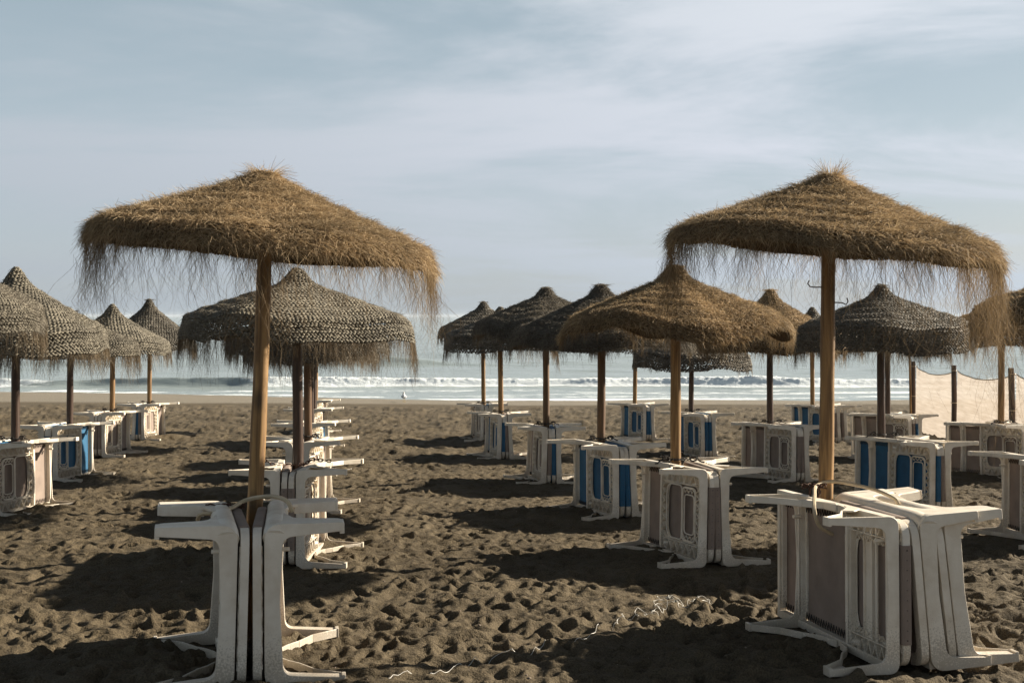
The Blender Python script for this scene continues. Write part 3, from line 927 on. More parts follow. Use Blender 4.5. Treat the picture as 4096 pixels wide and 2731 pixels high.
def lounger_parts(L, lat, solid, ext, A=0.355):
    parts = []
    parts.append(('leg', c_bracket(0.0, 1, A, solid), 'plastic', .003))
    y2 = 0.98
    parts.append(('leg', c_bracket(y2, -1, A, solid), 'plastic', .003))
    f = MB()
    if solid:
        sweep(f, [(.046, .012, LH-.062), (.048, .05, LH-.044), (.050, .12, LH-.038), (.050, .25, LH-.037), (.048, .6, LH-.037), (.045, L-.06, LH-.038), (.045, L-.02, LH-.05)], .054, .041, p=2.2)
    else:
        f.box(.003, .052, .030, L, LH-.045, LH-.006)
    f.box(.003, .052, .030, L, .006, .045)
    f.box(.003, .050, L-.028, L, .043, LH-.043)
    f.box(.006, .048, lat-.008, lat+.016, .044, LH-.044)
    # lattice panel around the opening: plate + ribs
    plain = lat < 0.5
    o0, o1, u0, u1 = (.060, lat-.045, .120, LH-.120) if plain else (.098, lat-.072, .145, LH-.145)
    x0, x1 = .012, .017
    f.box(x0, x1, .034, o0, .045, LH-.045)
    f.box(x0, x1, o1, lat-.006, .045, LH-.045)
    f.box(x0+.0005, x1-.0005, o0-.002, o1+.002, .045, u0)
    f.box(x0+.0005, x1-.0005, o0-.002, o1+.002, u1, LH-.045)
    # rounded corners of the opening
    for (cy, sy) in ((o0, 1), (o1, -1)):
        for (cz, sz) in ((u0, 1), (u1, -1)):
            r = .07
            q = [(cy-sy*.001, cz-sz*.001)]+[(cy+sy*r*(1-sin(t*pi/2/5)), cz+sz*1.6*r*(1-cos(t*pi/2/5))) for t in range(6)]
            f.prism(q, 'x', x0+.001, x1-.001)
    zigzag(f, (o0-.01, u1+.055), (o1+.02, u1+.055), .036, 11, 'y', .034)
    zigzag(f, (o0-.01, u0-.055), (o1+.02, u0-.055), .036, 11, 'y', .034)
    if not plain:
        zigzag(f, (.070, u0+.01), (.070, u1-.01), .026, 12, 'z', .034)
        zigzag(f, (lat-.042, u0+.01), (lat-.042, u1-.01), .024, 12, 'z', .034)
    else:
        for yy in (lat-.020, lat-.036, .045): f.box(.017, .046, yy-.003, yy+.003, .05, LH-.05)
    for zz in (u0-.012, u1+.012): f.box(.016, .044, o0-.03, o1+.05, zz-.003, zz+.003)
    for zz in (u0-.052, u1+.052):      # hollow pivot tubes
        f.tube([(.030, lat-.115, zz), (.050, lat-.075, zz)], .017, 10)
    # section beyond the lattice: slim ribs
    f.bar((.030, lat+.02, .14), (.030, lat+.02, LH-.14), .010, .03)
    if ext:
        f.box(.004, .046, y2-.035, y2-.010, .046, LH-.046)
        f.bar((.03, L-.05, .06), (.03, L-.05, LH-.06), .010, .03)
    parts.append(('frame', f, 'plastic', .003))
    # adjuster bracket (rounded ring)
    a = MB()
    if plain:     # flat support flap and its hinge rod
        a.prism(rnd_poly([(.185, .085, .012), (.275, .085, .012), (.275, LH-.085, .012), (.185, LH-.085, .012)], 3), 'x', .018, .026)
        a.box(.026, .038, .187, .192, .09, LH-.09); a.box(.026, .038, .268, .273, .09, LH-.09)
        a.tube([(.030, .155, .07), (.030, .155, LH-.07)], .008, 8)
        zigzag(a, (.09, u1-.015), (lat-.07, u1-.015), .010, 14, 'y', .030, .004, .014)
        zigzag(a, (.09, u0+.015), (lat-.07, u0+.015), .010, 14, 'y', .030, .004, .014)
    ya, yb, za, zb = o0+.010, o0+.010+(o1-o0)*.42, u0+.012, u1-.012
    if not plain:
        ring = rnd_poly([(ya, za, .05), (yb, za, .05), (yb, zb, .05), (ya, zb, .05)], 6)
        a.tube([(.040, p[0], p[1]) for p in ring], .009, 6, closed=True)
        ring = rnd_poly([(ya+.03, za+.05, .04), (yb-.025, za+.05, .04), (yb-.025, zb-.05, .04), (ya+.03, zb-.05, .04)], 6)
        a.tube([(.036, p[0], p[1]) for p in ring], .005, 6, closed=True)
        zigzag(a, (ya+.01, zb-.024), (yb-.01, zb-.024), .014, 7, 'y', .036, .004, .008)
        zigzag(a, (ya+.01, za+.024), (yb-.01, za+.024), .014, 7, 'y', .036, .004, .008)
        big = rnd_poly([(yb+.018, u0+.004, .05), (o1-.004, u0+.004, .10), (o1-.004, u1-.004, .10), (yb+.018, u1-.004, .05)], 8)
        a.tube([(.034, p[0], p[1]) for p in big], .0065, 6, closed=True)
    parts.append(('adjuster_bracket', a, 'plastic', 0))
    # sling cloth of the outer panel
    s = MB()
    ny, nz = 10, 8
    vs = []; fs = []
    for side, off in ((0, 0.0), (1, -.004)):
        for i in range(ny+1):
            for j in range(nz+1):
                y = .04+(L-.075)*i/ny; z = .05+(LH-.10)*j/nz
                sag = .008*sin(pi*i/ny)*sin(pi*j/nz)
                vs.append((.010+off-sag, y, z))
    n1 = (ny+1)*(nz+1)
    for i in range(ny):
        for j in range(nz):
            k = i*(nz+1)+j
            fs.append((k, k+nz+1, k+nz+2, k+1)); fs.append((n1+k, n1+k+1, n1+k+nz+2, n1+k+nz+1))
    s.add(vs, fs)
    parts.append(('seat_sling', s, 'cloth', 0))
    # lacing along the cloth edges
    laces = []
    secs = [(lat+.03, y2-.05)]+([(y2+.03, L-.05)] if ext else [])
    for (s0, s1) in secs:
        n = max(4, int((s1-s0)/.028))
        for zz, sg in ((.062, 1), (LH-.062, -1)):
            pts = []
            for i in range(n*2+1):
                y = s0+(s1-s0)*i/(n*2)
                pts.append((.022+.004*(i % 2), y, zz+sg*(.028 if i % 2 else -.010)))
            c = MB(); c.tube(pts, .0030, 4); laces.append(c)
    # inner panel (folded back): frame ring
    b = MB()
    yb0, yb1, zb0, zb1 = -.012, .84, .022, LH-.022
    outer = rnd_poly([(yb0, zb0, .09), (yb1, zb0, .06), (yb1, zb1, .06), (yb0, zb1, .09)], 7)
    inner = rnd_poly([(yb0+.05, zb0+.05, .06), (yb1-.04, zb0+.05, .03), (yb1-.04, zb1-.05, .03), (yb0+.05, zb1-.05, .06)], 7)
    n = len(outer)
    vs = [(-.012, p[0], p[1]) for p in outer]+[(-.012, p[0], p[1]) for p in inner]+[(-.050, p[0], p[1]) for p in outer]+[(-.050, p[0], p[1]) for p in inner]
    fs = []
    for i in range(n):
        j = (i+1) % n
        fs += [(i, j, n+j, n+i), (2*n+j, 2*n+i, 3*n+i, 3*n+j), (j, i, 2*n+i, 2*n+j), (n+i, n+j, 3*n+j, 3*n+i)]
    b.add(vs, fs)
    zigzag(b, (yb0+.024, .09), (yb0+.024, LH-.09), .014, 14, 'z', -.0115, .004, .008)
    parts.append(('backrest_frame', b, 'plastic', .010))
    w = MB()
    if not solid: w.prism(rnd_poly([(-.0565, yb0-.006, .016), (-.0065, yb0-.006, .016), (-.0065, .062, .004), (-.0565, .062, .004)], 4), 'z', .13, LH-.13)
    w.prism(rnd_poly([(-.0570, LH-.075, .004), (-.0060, LH-.075, .004), (-.0060, LH-.014, .018), (-.0570, LH-.014, .018)], 4), 'y', .09, .78)
    w.box(-.036, -.028, .05, .80, .06, LH-.06)
    w.prism(rnd_poly([(-.0568, .015, .016), (-.0062, .015, .016), (-.0062, .075, .004), (-.0568, .075, .004)], 4), 'y', .09, .78)
    parts.append(('backrest_sling', w, 'cloth2', 0))
    pts = []
    for i in range(19):
        z = .15+(LH-.30)*i/18
        pts.append((-.0035 if i % 2 else -.030, yb0+(.055 if i % 2 else -.009), z))
    if not solid or ext:
        c = MB(); c.tube(pts, .0032, 4); laces.append(c)
    for c in laces: parts.append(('lacing', c, 'cord', 0))
    return parts

_cache = {}
def lounger(x, y, yaw, side, col, label, col2=None, ext=False, solid=False, lat=0.66, z=0.0, roll=0.0, arm=0.355, sz=1.0):
    """side -1: legs point left, +1: legs point right; yaw = degrees the far end swings to the left"""
    col2 = col2 or col
    key = (side, col, col2, ext, solid, lat, arm)
    g = gz(x, y)-0.012+z
    rz = radians(yaw)
    if key not in _cache:
        root = empty('folded_lounger', (x, y, g), rz, -SLOPE)
        for nm, mb, mk, bev in lounger_parts(1.24 if ext else 0.975, lat, solid, ext, arm):
            mat = M[col] if mk == 'cloth' else (M[col2] if mk == 'cloth2' else M[mk])
            o = mb.obj(nm, mat, root, mirror=(side < 0))
            if bev: add_bevel(o, 0.013 if (solid and nm == 'leg') else bev, 3 if (solid and nm == 'leg') else 2)
        _cache[key] = root
    else:
        src = _cache[key]
        root = src.copy(); COL.objects.link(root)
        for ch in list(src.children):
            c = ch.copy(); COL.objects.link(c); c.parent = root
        root.location = (x, y, g); root.rotation_euler = (-SLOPE, 0, rz)
    root.rotation_euler.y = roll
    root.scale = (1, 1, sz)
    tag(root, label, 'sun lounger', 'folded sun loungers propped round the parasol poles')
    return root

CN = {'tan': 'taupe', 'blue': 'blue'}
def cluster(cx, cy, yaw, cols, short, spread=4.0, extL=False, extR=False, lat=0.66, solid=False, extra=0, gap=0.062, solidL=None, inner=(None, None), armr=0.355, sz=1.0, rolls=(1.2, -1.0, -2), force=False):
    # nearest pole decides how the pair opens
    px, py = min(POLES, key=lambda p: math.hypot(p[0]-cx, p[1]-cy-0.7))
    dy = py-cy
    if force:
        dy = 0.8
    elif cx < -1.3:
        cx = px+math.tan(radians(yaw))*dy
    else:
        yaw = math.degrees(math.atan2(cx-px, dy))
    half = math.degrees(math.atan2(max(0.112-gap, 0.03), dy))
    yl, yr = yaw+half, yaw-half
    jr = random.Random(int(cx*1000)+int(cy*77))
    if not solid:
        rolls = (rolls[0]+jr.uniform(-1.2, 1.5), rolls[1]+jr.uniform(-1.5, 1.2), rolls[2])
        yl += jr.uniform(0, 2.5); yr -= jr.uniform(0, 2.5)
    nx, ny = cos(radians(yaw)), sin(radians(yaw))
    lounger(cx-nx*gap, cy-ny*gap, yl, -1, cols[0], f'folded {CN[cols[0]]} and white lounger, legs left, {short}', inner[0], extL, solid if solidL is None else solidL, lat, roll=radians(rolls[0]), sz=sz)
    second = 'legs right' if not extra else 'middle of three'
    lounger(cx+nx*gap, cy+ny*gap, yr, 1, cols[1], f'folded {CN[cols[1]]} and white lounger, {second}, {short}', inner[1], extR, solid, lat, roll=radians(rolls[1]), arm=armr, sz=sz)
    for k in range(extra):
        off = gap+0.150*(k+1)
        lounger(cx+nx*off, cy+ny*off+0.02*(k+1), yr-1.5*(k+1), 1, cols[1],
                f'folded white lounger, rightmost of three, {short}', inner[1], extR, solid, lat, roll=radians(rolls[2]), arm=armr, sz=sz)

def tie(px, py, pr, pts, label, mat='cord', r=0.006, name='tie_rope', cat='rope'):
    m = MB()
    # smooth the path
    P = [Vector(p) for p in pts]; out = []
    for i in range(len(P)-1):
        p0 = P[max(i-1, 0)]; p1 = P[i]; p2 = P[i+1]; p3 = P[min(i+2, len(P)-1)]
        for k in range(6):
            t = k/6
            out.append(0.5*((2*p1)+(-p0+p2)*t+(2*p0-5*p1+4*p2-p3)*t*t+(-p0+3*p1-3*p2+p3)*t**3))
    out.append(P[-1])
    m.tube(out, r, 6)
    o = m.obj(name, M[mat]); tag(o, label, cat, 'ropes tying the loungers to their poles')
    return o

def pole_tie(px, py, w, seed, label):
    """twisted wire that loops round the pole and over the arms at both sides"""
    rd = random.Random(seed)
    g = gz(px, py)+LH-0.012
    c = 0.056
    m = MB()
    pts = [(px-w, py-.12, g+.0)]
    pts += [(px-w*0.55, py-.10, g+.030), (px-c*1.1, py-.045, g+.012), (px, py-c, g+.016), (px+c*1.1, py-.02, g+.02), (px+w*0.5, py-.06, g+.035), (px+w, py-.10, g+.004)]
    P = [Vector(p) for p in pts]; out = []
    for i in range(len(P)-1):
        for k in range(5):
            t = k/5; q = P[i].lerp(P[i+1], t)
            q += Vector((rd.uniform(-.008, .008), rd.uniform(-.008, .008), rd.uniform(-.010, .010)))
            out.append(q)
    out.append(P[-1]); m.tube(out, .0055, 5)
    # knots
    for k in (-1, 1):
        kx = px+k*w*0.55
        kn = [(kx+.028*cos(t*1.2), py-.095+.015*sin(t*1.7), g+.030+.020*sin(t*1.2)) for t in range(11)]
        m.tube(kn, .006, 5)
        m.tube([(kx, py-.09, g+.03), (kx+k*.035, py-.11, g+.055), (kx+k*.05, py-.12, g+.05)], .004, 4)
    m.tube([(px+c*cos(t*pi/6), py+c*sin(t*pi/6), g+.016+.004*sin(t)) for t in range(12)], .0055, 5, closed=True)
    o = m.obj('tie_rope', M['cord']); tag(o, label, 'rope', 'ropes tying the loungers to their poles')

# ------------------------------------------------ the rows (x, y in metres)
PI2 = pi/2
# front pair
parasol(-1.39, 5.95, 'large golden shaggy parasol on a light pine pole at front left', R=0.95, zr=2.13, zp=2.46, val=0.09, style='hairy', tone='golden', pole='light',
        lean=(0.10, 0), tilt=(-0.085, 0.01), yaw=0.72, conc=-0.07, seed=11, hair=1.25, fringe=0.32, fn=1.1, droop=0.02, boost=((pi, .3, 1.3), (0, .5, 1.12)), flare=0.02, sq=2.15, curl=2.8, tuft=190, tuft_up=0.55, knob=0.012)
parasol(1.73, 6.33, 'large golden shaggy parasol with two hooks on its pole at front right', R=0.955, zr=2.17, zp=2.51, val=0.075, style='hairy', tone='golden', pole='light',
        lean=(0.05, 0), tilt=(-0.085, 0.055), yaw=0.80, conc=-0.075, seed=12, hair=1.25, fringe=0.34, fn=1.3, droop=0.03, boost=((0, .33, 2.0), (pi, .25, 1.5)), hooks=2, flare=0.02, sq=2.15, curl=2.8, tuft=300, tuft_up=1.5, knob=0.012)
# row A (far left)
parasol(-4.55, 8.8, 'shaggy grey brown parasol cut off by the left edge', R=0.93, zr=1.90, zp=2.42, val=0.18, style='mid', tone='grey', pole='mid', seed=20, hair=1.3, fringe=0.2)
parasol(-4.95, 11.3, 'grey braided parasol on a dark pole at far left, nearest of its row', R=0.93, zr=1.80, zp=2.42, val=0.22, style='woven', tone='grey', pole='dark', seed=21, conc=-0.07, yaw=0.2, fringe=0.18, fn=1.1)
parasol(-5.70, 14.6, 'second parasol in the far left row, on a dark pole', R=0.92, zr=1.72, zp=2.15, val=0.16, style='mid', tone='grey', pole='dark', seed=22, fringe=0.24)
parasol(-6.46, 18.3, 'third parasol in the far left row, tan pole and pointed top', R=0.98, zr=1.83, zp=2.42, val=0.20, style='woven', tone='grey', pole='light', seed=23, conc=-0.07, yaw=0.1, fringe=0.22)
parasol(-7.05, 22.0, 'farthest parasol in the far left row, dark fuzzy top', R=0.95, zr=1.95, zp=2.72, val=0.22, style='mid', tone='dark', pole='light', seed=24, conc=-0.04, fringe=0.2)
# row B
parasol(-1.66, 8.75, 'grey braided parasol right behind the front left one', R=0.91, zr=1.82, zp=2.19, val=0.17, style='woven', tone='grey', pole='dark', seed=31, conc=0.0, yaw=0.55, fringe=0.22, fn=1.3, tilt=(-0.01, 0.0), sq=3.0)
parasol(-2.09, 11.6, 'brown parasol on dark pole, third from the front in left centre row', R=0.86, zr=1.74, zp=2.05, val=0.17, style='mid', tone='dark', pole='mid', seed=32, fringe=0.16)
parasol(-2.66, 15.0, 'parasol fourth from the front in left centre row', R=0.93, zr=1.70, zp=2.10, val=0.2, style='mid', tone='dark', pole='dark', seed=33, fringe=0.2)
parasol(-3.44, 19.7, 'parasol fifth from the front in left centre row', R=0.86, zr=1.74, zp=2.10, val=0.18, style='woven', tone='dark', pole='dark', seed=34)
parasol(-4.17, 24.1, 'parasol farthest from the camera in left centre row', R=0.86, zr=1.80, zp=2.15, val=0.18, style='woven', tone='grey', pole='light', seed=35)
# row C
parasol(1.29, 8.8, 'golden shaggy parasol just left of and behind the front right one', R=0.93, zr=1.84, zp=2.22, val=0.10, style='hairy', tone='golden', pole='light', lean=(-0.03, 0), seed=41, conc=-0.05, yaw=0.85, hair=1.0, fringe=0.10, fn=0.9, tilt=(-0.01, 0.01), flare=0.15, sq=2.3, droop=0.09)
parasol(0.887, 11.3, 'dark shaggy parasol, third from the front in right centre row', R=0.93, zr=1.80, zp=2.25, val=0.15, style='hairy', tone='dark', pole='mid', seed=42, conc=-0.02, hair=0.8, fringe=0.11, fn=0.6, droop=0.05)
parasol(0.42, 14.1, 'dark shaggy parasol, fourth from the front in right centre row', R=0.93, zr=1.98, zp=2.41, val=0.14, style='hairy', tone='dark', pole='mid', seed=43, conc=-0.01, hair=0.9, fringe=0.10, fn=0.6, droop=0.05)
parasol(-0.18, 17.7, 'braided dark parasol, fifth from the front in right centre row', R=0.93, zr=1.92, zp=2.34, val=0.24, style='woven', tone='dark', pole='light', seed=44, conc=-0.03, yaw=0.2, fringe=0.22, sq=3.2)
parasol(-0.55, 21.8, 'small dark parasol, farthest in right centre row', R=0.93, zr=2.15, zp=2.66, val=0.18, style='mid', tone='dark', pole='light', seed=45, conc=-0.04, yaw=0.2, sq=3.2)
# row D
parasol(4.88, 9.5, 'shaggy brown parasol cut off by the right edge', R=0.95, zr=1.94, zp=2.35, val=0.16, style='hairy', tone='golden', pole='light', seed=50, hair=0.8, fringe=0.2)
parasol(3.88, 11.9, 'dark netted parasol on a dark pole behind the front right one', R=0.86, zr=1.86, zp=2.29, val=0.26, style='mid', tone='dark', pole='dark', seed=51, conc=-0.02, hair=0.8, yaw=0.35, fringe=0.14, fn=0.8, sq=3.0)
parasol(3.33, 14.6, 'light brown shaggy parasol with a rounded tuft on a thin dark pole', R=0.93, zr=1.85, zp=2.42, val=0.22, style='hairy', tone='golden', pole='dark', seed=52, conc=-0.05, hair=0.7, fringe=0.16)
parasol(2.87, 18.1, 'low dark netted parasol standing right of centre near the sea', R=0.93, zr=1.62, zp=2.08, val=0.22, style='woven', tone='dark', pole='dark', seed=53, conc=-0.02, fringe=0.09, fn=0.5, sq=3.0)
parasol(2.39, 22.0, 'parasol on a tan pole beyond the low netted one', R=0.90, zr=1.90, zp=2.35, val=0.2, style='woven', tone='grey', pole='light', seed=54)
# row E
parasol(6.26, 14.5, 'golden brown parasol with netted rim by the cloth fence', R=0.93, zr=1.90, zp=2.33, val=0.22, style='mid', tone='golden', pole='light', seed=61, hair=1.3, fringe=0.2)
parasol(5.77, 17.4, 'dark parasol on a dark pole left of the cloth fence', R=0.9, zr=1.85, zp=2.25, val=0.2, style='woven', tone='dark', pole='dark', seed=62)
parasol(5.65, 21.3, 'small dark parasol on a tan pole near the sea', R=0.9, zr=1.95, zp=2.52, val=0.2, style='woven', tone='dark', pole='light', seed=63, conc=-0.04)

# lounger clusters: near end centre, yaw, colours
cluster(-1.165, 5.02, 14, ('tan', 'tan'), 'at the front left parasol', spread=3, solid=True, gap=0.066, sz=1.05, rolls=(1.6, -0.2, 0))
cluster(1.90, 5.32, 9, ('tan', 'tan'), 'at the front right parasol', spread=4, extL=True, lat=0.42, solid=True, solidL=False, extra=1, gap=0.082, armr=0.30, sz=1.05, rolls=(1.0, -4.0, -5.5))
cluster(1.45, 8.1, 12, ('tan', 'tan'), 'at the golden parasol right of centre', spread=6)
cluster(1.06, 10.55, 13, ('blue', 'blue'), 'at the third pole of the right centre row', spread=6)
cluster(0.47, 13.5, 8, ('tan', 'blue'), 'at the fourth pole of the right centre row', spread=6, inner=('tan', 'blue'))
cluster(-0.10, 17.1, 8, ('blue', 'tan'), 'at the fifth pole of the right centre row', spread=6)
cluster(-0.47, 21.2, 6, ('tan', 'blue'), 'at the farthest pole of the right centre row', spread=6)
cluster(-1.55, 8.02, 5, ('tan', 'tan'), 'chained behind the front left parasol', spread=4)
cluster(-1.98, 10.9, 2, ('tan', 'tan'), 'at the third pole of the left centre row', spread=4)
cluster(-2.62, 14.3, 2, ('tan', 'blue'), 'at the fourth pole of the left centre row', spread=4)
cluster(-3.46, 18.9, 2, ('tan', 'tan'), 'at the fifth pole of the left centre row', spread=4)
cluster(-4.17, 23.4, 2, ('tan', 'tan'), 'at the farthest pole of the left centre row', spread=4)
cluster(-5.07, 10.65, 0, ('blue', 'tan'), 'at the nearest pole on the far left', spread=4)
cluster(-5.72, 13.85, 1, ('blue', 'blue'), 'at the second pole of the far left row', spread=4)
cluster(-6.53, 17.6, 1, ('tan', 'tan'), 'at the third pole of the far left row', spread=4)
cluster(-7.18, 21.3, 1, ('blue', 'tan'), 'at the farthest pole of the far left row', spread=4, inner=('blue', 'tan'))
cluster(4.13, 10.9, 16, ('blue', 'tan'), 'at the dark netted parasol on the right', spread=5, extL=True)
cluster(3.52, 13.8, 14, ('tan', 'tan'), 'at the tufted light brown parasol', spread=5, extL=True)
cluster(3.01, 17.3, 11, ('blue', 'blue'), 'at the low dark netted parasol', spread=5)
cluster(2.58, 21.3, 11, ('blue', 'blue'), 'at the tan pole beyond the low parasol', spread=5)
cluster(4.36, 8.75, -4, ('tan', 'tan'), 'at the parasol on the right edge', spread=4, force=True)
cluster(6.42, 14.0, 3, ('tan', 'tan'), 'beside the cloth fence', spread=4, extL=True)
cluster(6.0, 16.8, 10, ('tan', 'blue'), 'left of the cloth fence', spread=5, extL=True)
cluster(5.85, 20.5, 9, ('blue', 'tan'), 'at the small dark parasol near the sea', spread=5, extL=True, extra=1)

for i, (px, py, w, lb) in enumerate([
    (1.29, 8.8, .19, 'dark wire looped round the golden pole right of centre'),
    (0.887, 11.3, .16, 'dark wire round the third pole of the right centre row'),
    (0.42, 14.1, .16, 'dark wire round the fourth pole of the right centre row'),
    (-0.18, 17.7, .16, 'dark wire round the fifth pole of the right centre row'),
    (-0.55, 21.8, .16, 'dark wire round the farthest pole of the right centre row'),
    (-2.09, 11.6, .16, 'dark wire round the third pole of the left centre row'),
    (-4.95, 11.3, .18, 'dark wire round the nearest pole on the far left'),
    (-6.46, 18.3, .16, 'dark wire round the third pole of the far left row'),
    (-7.05, 22.0, .16, 'dark wire round the farthest pole of the far left row'),
    (3.88, 11.9, .20, 'dark wire and knot round the dark pole on the right'),
    (3.33, 14.6, .18, 'dark wire round the thin dark pole of the tufted parasol'),
    (2.87, 18.1, .16, 'dark wire round the pole of the low netted parasol'),
    (6.26, 14.5, .18, 'dark wire round the tan pole by the cloth fence')]):
    pole_tie(px, py, w, i+3, lb)

# cream hoses tying the two front groups
g1 = gz(-1.36, 5.9)+LH
tie(0, 0, 0, [(-1.56, 5.62, g1-.02), (-1.53, 5.58, g1+.018), (-1.47, 5.62, g1+.012), (-1.42, 5.72, g1+.02), (-1.36, 5.80, g1+.05), (-1.22, 5.70, g1+.085), (-1.12, 5.62, g1+.075), (-1.09, 5.62, g1+.02)],
    'cream plastic hose looped round the front left pole', 'hose', .011, 'tie_hose')
g2 = gz(1.69, 6.1)+LH
tie(0, 0, 0, [(1.66, 5.86, g2-.13), (1.58, 5.82, g2-.08), (1.555, 5.82, g2+.0), (1.59, 5.95, g2+.055), (1.68, 6.24, g2+.065), (1.78, 6.26, g2+.085), (1.90, 6.02, g2+.085), (1.99, 5.90, g2+.05), (2.01, 5.88, g2+.01)],
    'cream plastic hose looped round the front right pole', 'hose', .010, 'tie_hose')

def wire_knot(x, y, z, seed, label, w=.10):
    rd = random.Random(seed); m = MB()
    for s_ in range(3):
        pts = [(x-w+2*w*t/9+rd.uniform(-.006, .006), y+rd.uniform(-.008, .008), z+.012*sin(t*1.3+s_*2)+rd.uniform(-.004, .004)) for t in range(10)]
        m.tube(pts, .005, 5)
    m.tube([(x+.03*cos(t*.9), y-.012, z-.03+.035*sin(t*.9)) for t in range(7)], .006, 5, closed=True)
    o = m.obj('wire_knot', M['rust']); tag(o, label, 'wire knot', 'rusty wire knots')
wire_knot(-1.46, 5.78, g1+.022, 1, 'rusty wire knot with loop beside the front left pole')
wire_knot(1.66, 6.22, g2+.066, 2, 'rusty wire knot on the hose at the front right pole', .07)

def padlock():
    m = MB()
    x, y, z = -1.435, 5.66, g1-.035
    m.prism(rnd_poly([(x-.018, z-.045, .005), (x+.018, z-.045, .005), (x+.018, z, .005), (x-.018, z, .005)], 3), 'y', y-.008, y+.008)
    b = MB(); b.tube([(x-.012, y, z-.002), (x-.012, y, z+.028), (x-.006, y, z+.038), (x+.006, y, z+.038), (x+.012, y, z+.028), (x+.012, y, z-.002)], .0035, 6)
    root = m.obj('padlock', M['plastic']); tag(root, 'small pale padlock hanging by the front left pole', 'padlock')
    b.obj('shackle', M['rust'], root)
padlock()

def chain(pts, label):
    m = MB()
    P = [Vector(p) for p in pts]
    acc = []
    for a, b in zip(P[:-1], P[1:]):
        n = max(1, int((b-a).length/0.030))
        for k in range(n): acc.append((a.lerp(b, k/n), (b-a).normalized()))
    for i, (p, d) in enumerate(acc):
        s_ = d.cross(Vector((0, 0, 1))).normalized()
        if i % 2: s_ = d.cross(s_).normalized()
        ring = [p+d*(.021*cos(t*pi/5))+s_*(.011*sin(t*pi/5)) for t in range(10)]
        m.tube(ring, .0042, 5, closed=True)
    o = m.obj('chain', M['rust']); tag(o, label, 'chain')
g3 = gz(-1.66, 8.6)+LH
chain([(-1.90, 8.5, g3+.0), (-1.84, 8.42, g3+.035), (-1.76, 8.46, g3-.015), (-1.70, 8.62, g3-.03), (-1.62, 8.62, g3-.025), (-1.55, 8.46, g3+.0), (-1.48, 8.40, g3+.045), (-1.40, 8.44, g3+.03), (-1.34, 8.5, g3+.015)],
      'rusty chain round the dark pole behind the front left parasol')

# ---------------------------------------------------------------- cloth fence on the right
def fence():
    posts = [(8.72, 24.6, 1.50), (8.39, 21.5, 1.42), (8.13, 18.4, 1.38), (7.85, 15.4, 1.38), (7.6, 12.3, 1.38)]
    root = empty('cloth_fence', (posts[0][0], posts[0][1], gz(posts[0][0], posts[0][1])))
    tag(root, 'pale beige shade cloth fence hung between dark wooden posts', 'fence')
    bx, by, bz = root.location
    for i, (x, y, h) in enumerate(posts):
        m = MB(); g = gz(x, y)-bz
        m.tube([(x-bx, y-by, g-.3), (x-bx+.01*(i % 2), y-by, g+h*.5), (x-bx-.02*(i == 2), y-by, g+h)], [.052, .050, .047], 12)
        m.obj('post', M['wood_dark'], root, smooth=40)
    for i in range(len(posts)-1):
        (x0, y0, h0), (x1, y1, h1) = posts[i], posts[i+1]
        nu, nv = 28, 12; vs = []; fs = []
        for a in range(nu+1):
            t = a/nu
            x = x0+(x1-x0)*t; y = y0+(y1-y0)*t
            top = (h0*(1-t)+h1*t)-.10-.13*math.sin(pi*t)**0.8
            for b in range(nv+1):
                s_ = b/nv
                bulge = .04*sin(pi*t)*sin(pi*s_*0.8)+.012*sin(t*23+s_*5)
                vs.append((x-bx+.055-bulge, y-by, gz(x, y)-bz-.03+(top+.03)*s_))
        for a in range(nu):
            for b in range(nv):
                k = a*(nv+1)+b; fs.append((k, k+nv+1, k+nv+2, k+1))
        m = MB(); m.add(vs, fs)
        nt = m.obj('shade_cloth', M['net'], root, smooth=60)
        e = MB(); e.tube([vs[a*(nv+1)+nv] for a in range(nu+1)], .010, 5)
        e.obj('hem', M['hose'], nt)
    for i, (x, y, h) in enumerate(posts):
        m = MB(); g = gz(x, y)-bz
        for hh in (h*.93, h*.5, h*.18):
            m.tube([(x-bx+.056*cos(t*pi/6), y-by+.056*sin(t*pi/6), g+hh) for t in range(12)], .006, 4, closed=True)
        m.obj('binding', M['hose'], root)
fence()
def stake():
    x, y = 8.55, 24.3; g = gz(x, y)
    m = MB(); m.tube([(x+.02, y, g-.2), (x, y, g+.9), (x-.02, y, g+1.85)], [.028, .026, .022], 8)
    o = m.obj('wooden_stake', M['wood_light']); tag(o, 'thin tan stake tied beside the first dark fence post', 'stake')
stake()

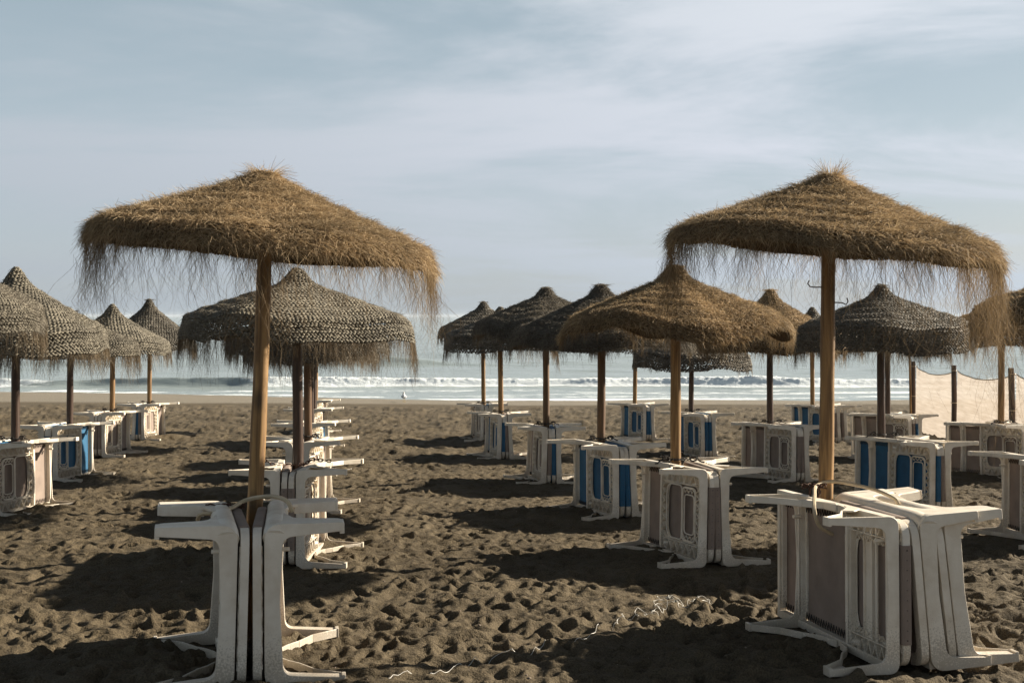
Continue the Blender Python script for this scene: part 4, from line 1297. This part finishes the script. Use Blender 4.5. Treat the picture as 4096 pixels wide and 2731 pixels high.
# ---------------------------------------------------------------- gull
def gull():
    y = 43.0; x = (928-1176)*y/2600; g = gz(x, y)+rough(np.array([x]), np.array([y]))[0]
    root = empty('seagull', (x, y, g), radians(12))
    tag(root, 'white and grey seagull standing at the water edge', 'bird')
    white = mat_simple('white_feathers', (0.62, 0.62, 0.60), 0.8); gr = mat_simple('grey_feathers', (0.30, 0.32, 0.34), 0.8)
    bl = mat_simple('black_feathers', (0.03, 0.03, 0.03), 0.7); yl = mat_simple('yellow_beak', (0.5, 0.33, 0.06), 0.5)
    b = MB()
    # body, neck and head as one lofted tube, facing away
    b.tube([(0, -.24, .175), (0, -.18, .185), (0, -.10, .20), (0, 0, .215), (0, .08, .235), (0, .12, .275), (0, .125, .315), (0, .13, .345), (0, .145, .372), (0, .155, .385)],
           [.012, .035, .062, .078, .070, .048, .034, .036, .030, .012], 14)
    b.obj('body', white, root, smooth=80)
    for s_ in (-1, 1):
        w = MB()
        w.tube([(s_*.055, .07, .235), (s_*.075, 0, .222), (s_*.066, -.10, .205), (s_*.035, -.20, .195), (s_*.012, -.27, .19)], [.018, .040, .040, .022, .006], 8)
        w.obj('wing', gr, root, smooth=80)
        l = MB(); l.tube([(s_*.03, .0, .16), (s_*.032, .01, .08), (s_*.032, 0, 0)], .006, 6); l.box(s_*.032-.018, s_*.032+.018, -.005, .045, -.004, .004)
        l.obj('leg', yl, root)
    t = MB(); t.tube([(0, -.24, .19), (0, -.30, .185)], [.018, .006], 6); t.obj('tail', bl, root)
    k = MB(); k.tube([(0, .17, .352), (0, .20, .345), (0, .215, .338)], [.010, .008, .003], 6); k.obj('beak', yl, root)
gull()

# ---------------------------------------------------------------- tangled line and bits in the sand
def tangled_line():
    rd = random.Random(5); m = MB()
    A = Vector((1.22, 6.95)); B = Vector((-0.55, 5.1))
    pts = []
    n = 1700
    for i in range(n):
        t = i/(n-1)
        p = A.lerp(B, t)
        env = max(0, 1-t*2.1)
        k = env*(0.016+0.055*abs(sin(i*.013+1))*abs(sin(i*.0047)))
        a = i*.19+2.0*sin(i*.021)
        x = p.x+k*cos(a)+.02*sin(t*31); y = p.y+k*1.1*sin(a)+.05*sin(t*9)+.02*sin(t*47)
        z = gz(x, y)+float(rough(np.array([x]), np.array([y]))[0])+.005+k*.5*(1+sin(a*.5))
        pts.append((x, y, z))
    m.tube(pts, .0014, 4)
    o = m.obj('fishing_line', M['line']); tag(o, 'curly tangle of white plastic line trailing across the dark sand', 'string')
tangled_line()
def pebbles():
    rs = np.random.default_rng(4); n = 420
    y = 4.4+14*rs.random(n)**1.5; x = (rs.random(n)*2-1)*(y*.46)
    z = base_ground(x, y)+rough(x, y)+.002
    r = .003+.006*rs.random(n)**3
    o6 = np.array([[1,0,0],[-1,0,0],[0,1,0],[0,-1,0],[0,0,.6],[0,0,-.6]])
    V = (np.stack([x, y, z], 1)[:, None, :]+o6[None]*r[:, None, None]*(0.7+.6*rs.random((n, 6, 1)))).reshape(-1, 3)
    tri = np.array([[0,2,4],[2,1,4],[1,3,4],[3,0,4],[2,0,5],[1,2,5],[3,1,5],[0,3,5]])
    F = (np.arange(n)[:, None, None]*6+tri[None]).reshape(-1, 3)
    o = link(bpy.data.objects.new('pebbles', np_mesh('pebbles', V, [(3, F)], M['tan'])))
    tag(o, 'tiny pale pebbles and shell bits strewn over the sand', 'pebbles', None, 'stuff')
pebbles()

# ---------------------------------------------------------------- sea haze
def haze():
    m, nt, L = new_mat('sea_haze')
    out = nd(nt, 'ShaderNodeOutputMaterial')
    v = nd(nt, 'ShaderNodeVolumePrincipled')
    v.inputs['Color'].default_value = (0.80, 0.88, 0.95, 1)
    v.inputs['Density'].default_value = 0.00015
    L(v.outputs[0], out.inputs['Volume'])
    b = MB(); b.box(-17000, 17000, -80, 6100, -12, 6)
    o = b.obj('haze', m, smooth=0)
    tag(o, 'thin pale haze hanging over the sea', None, None, 'stuff')
haze()
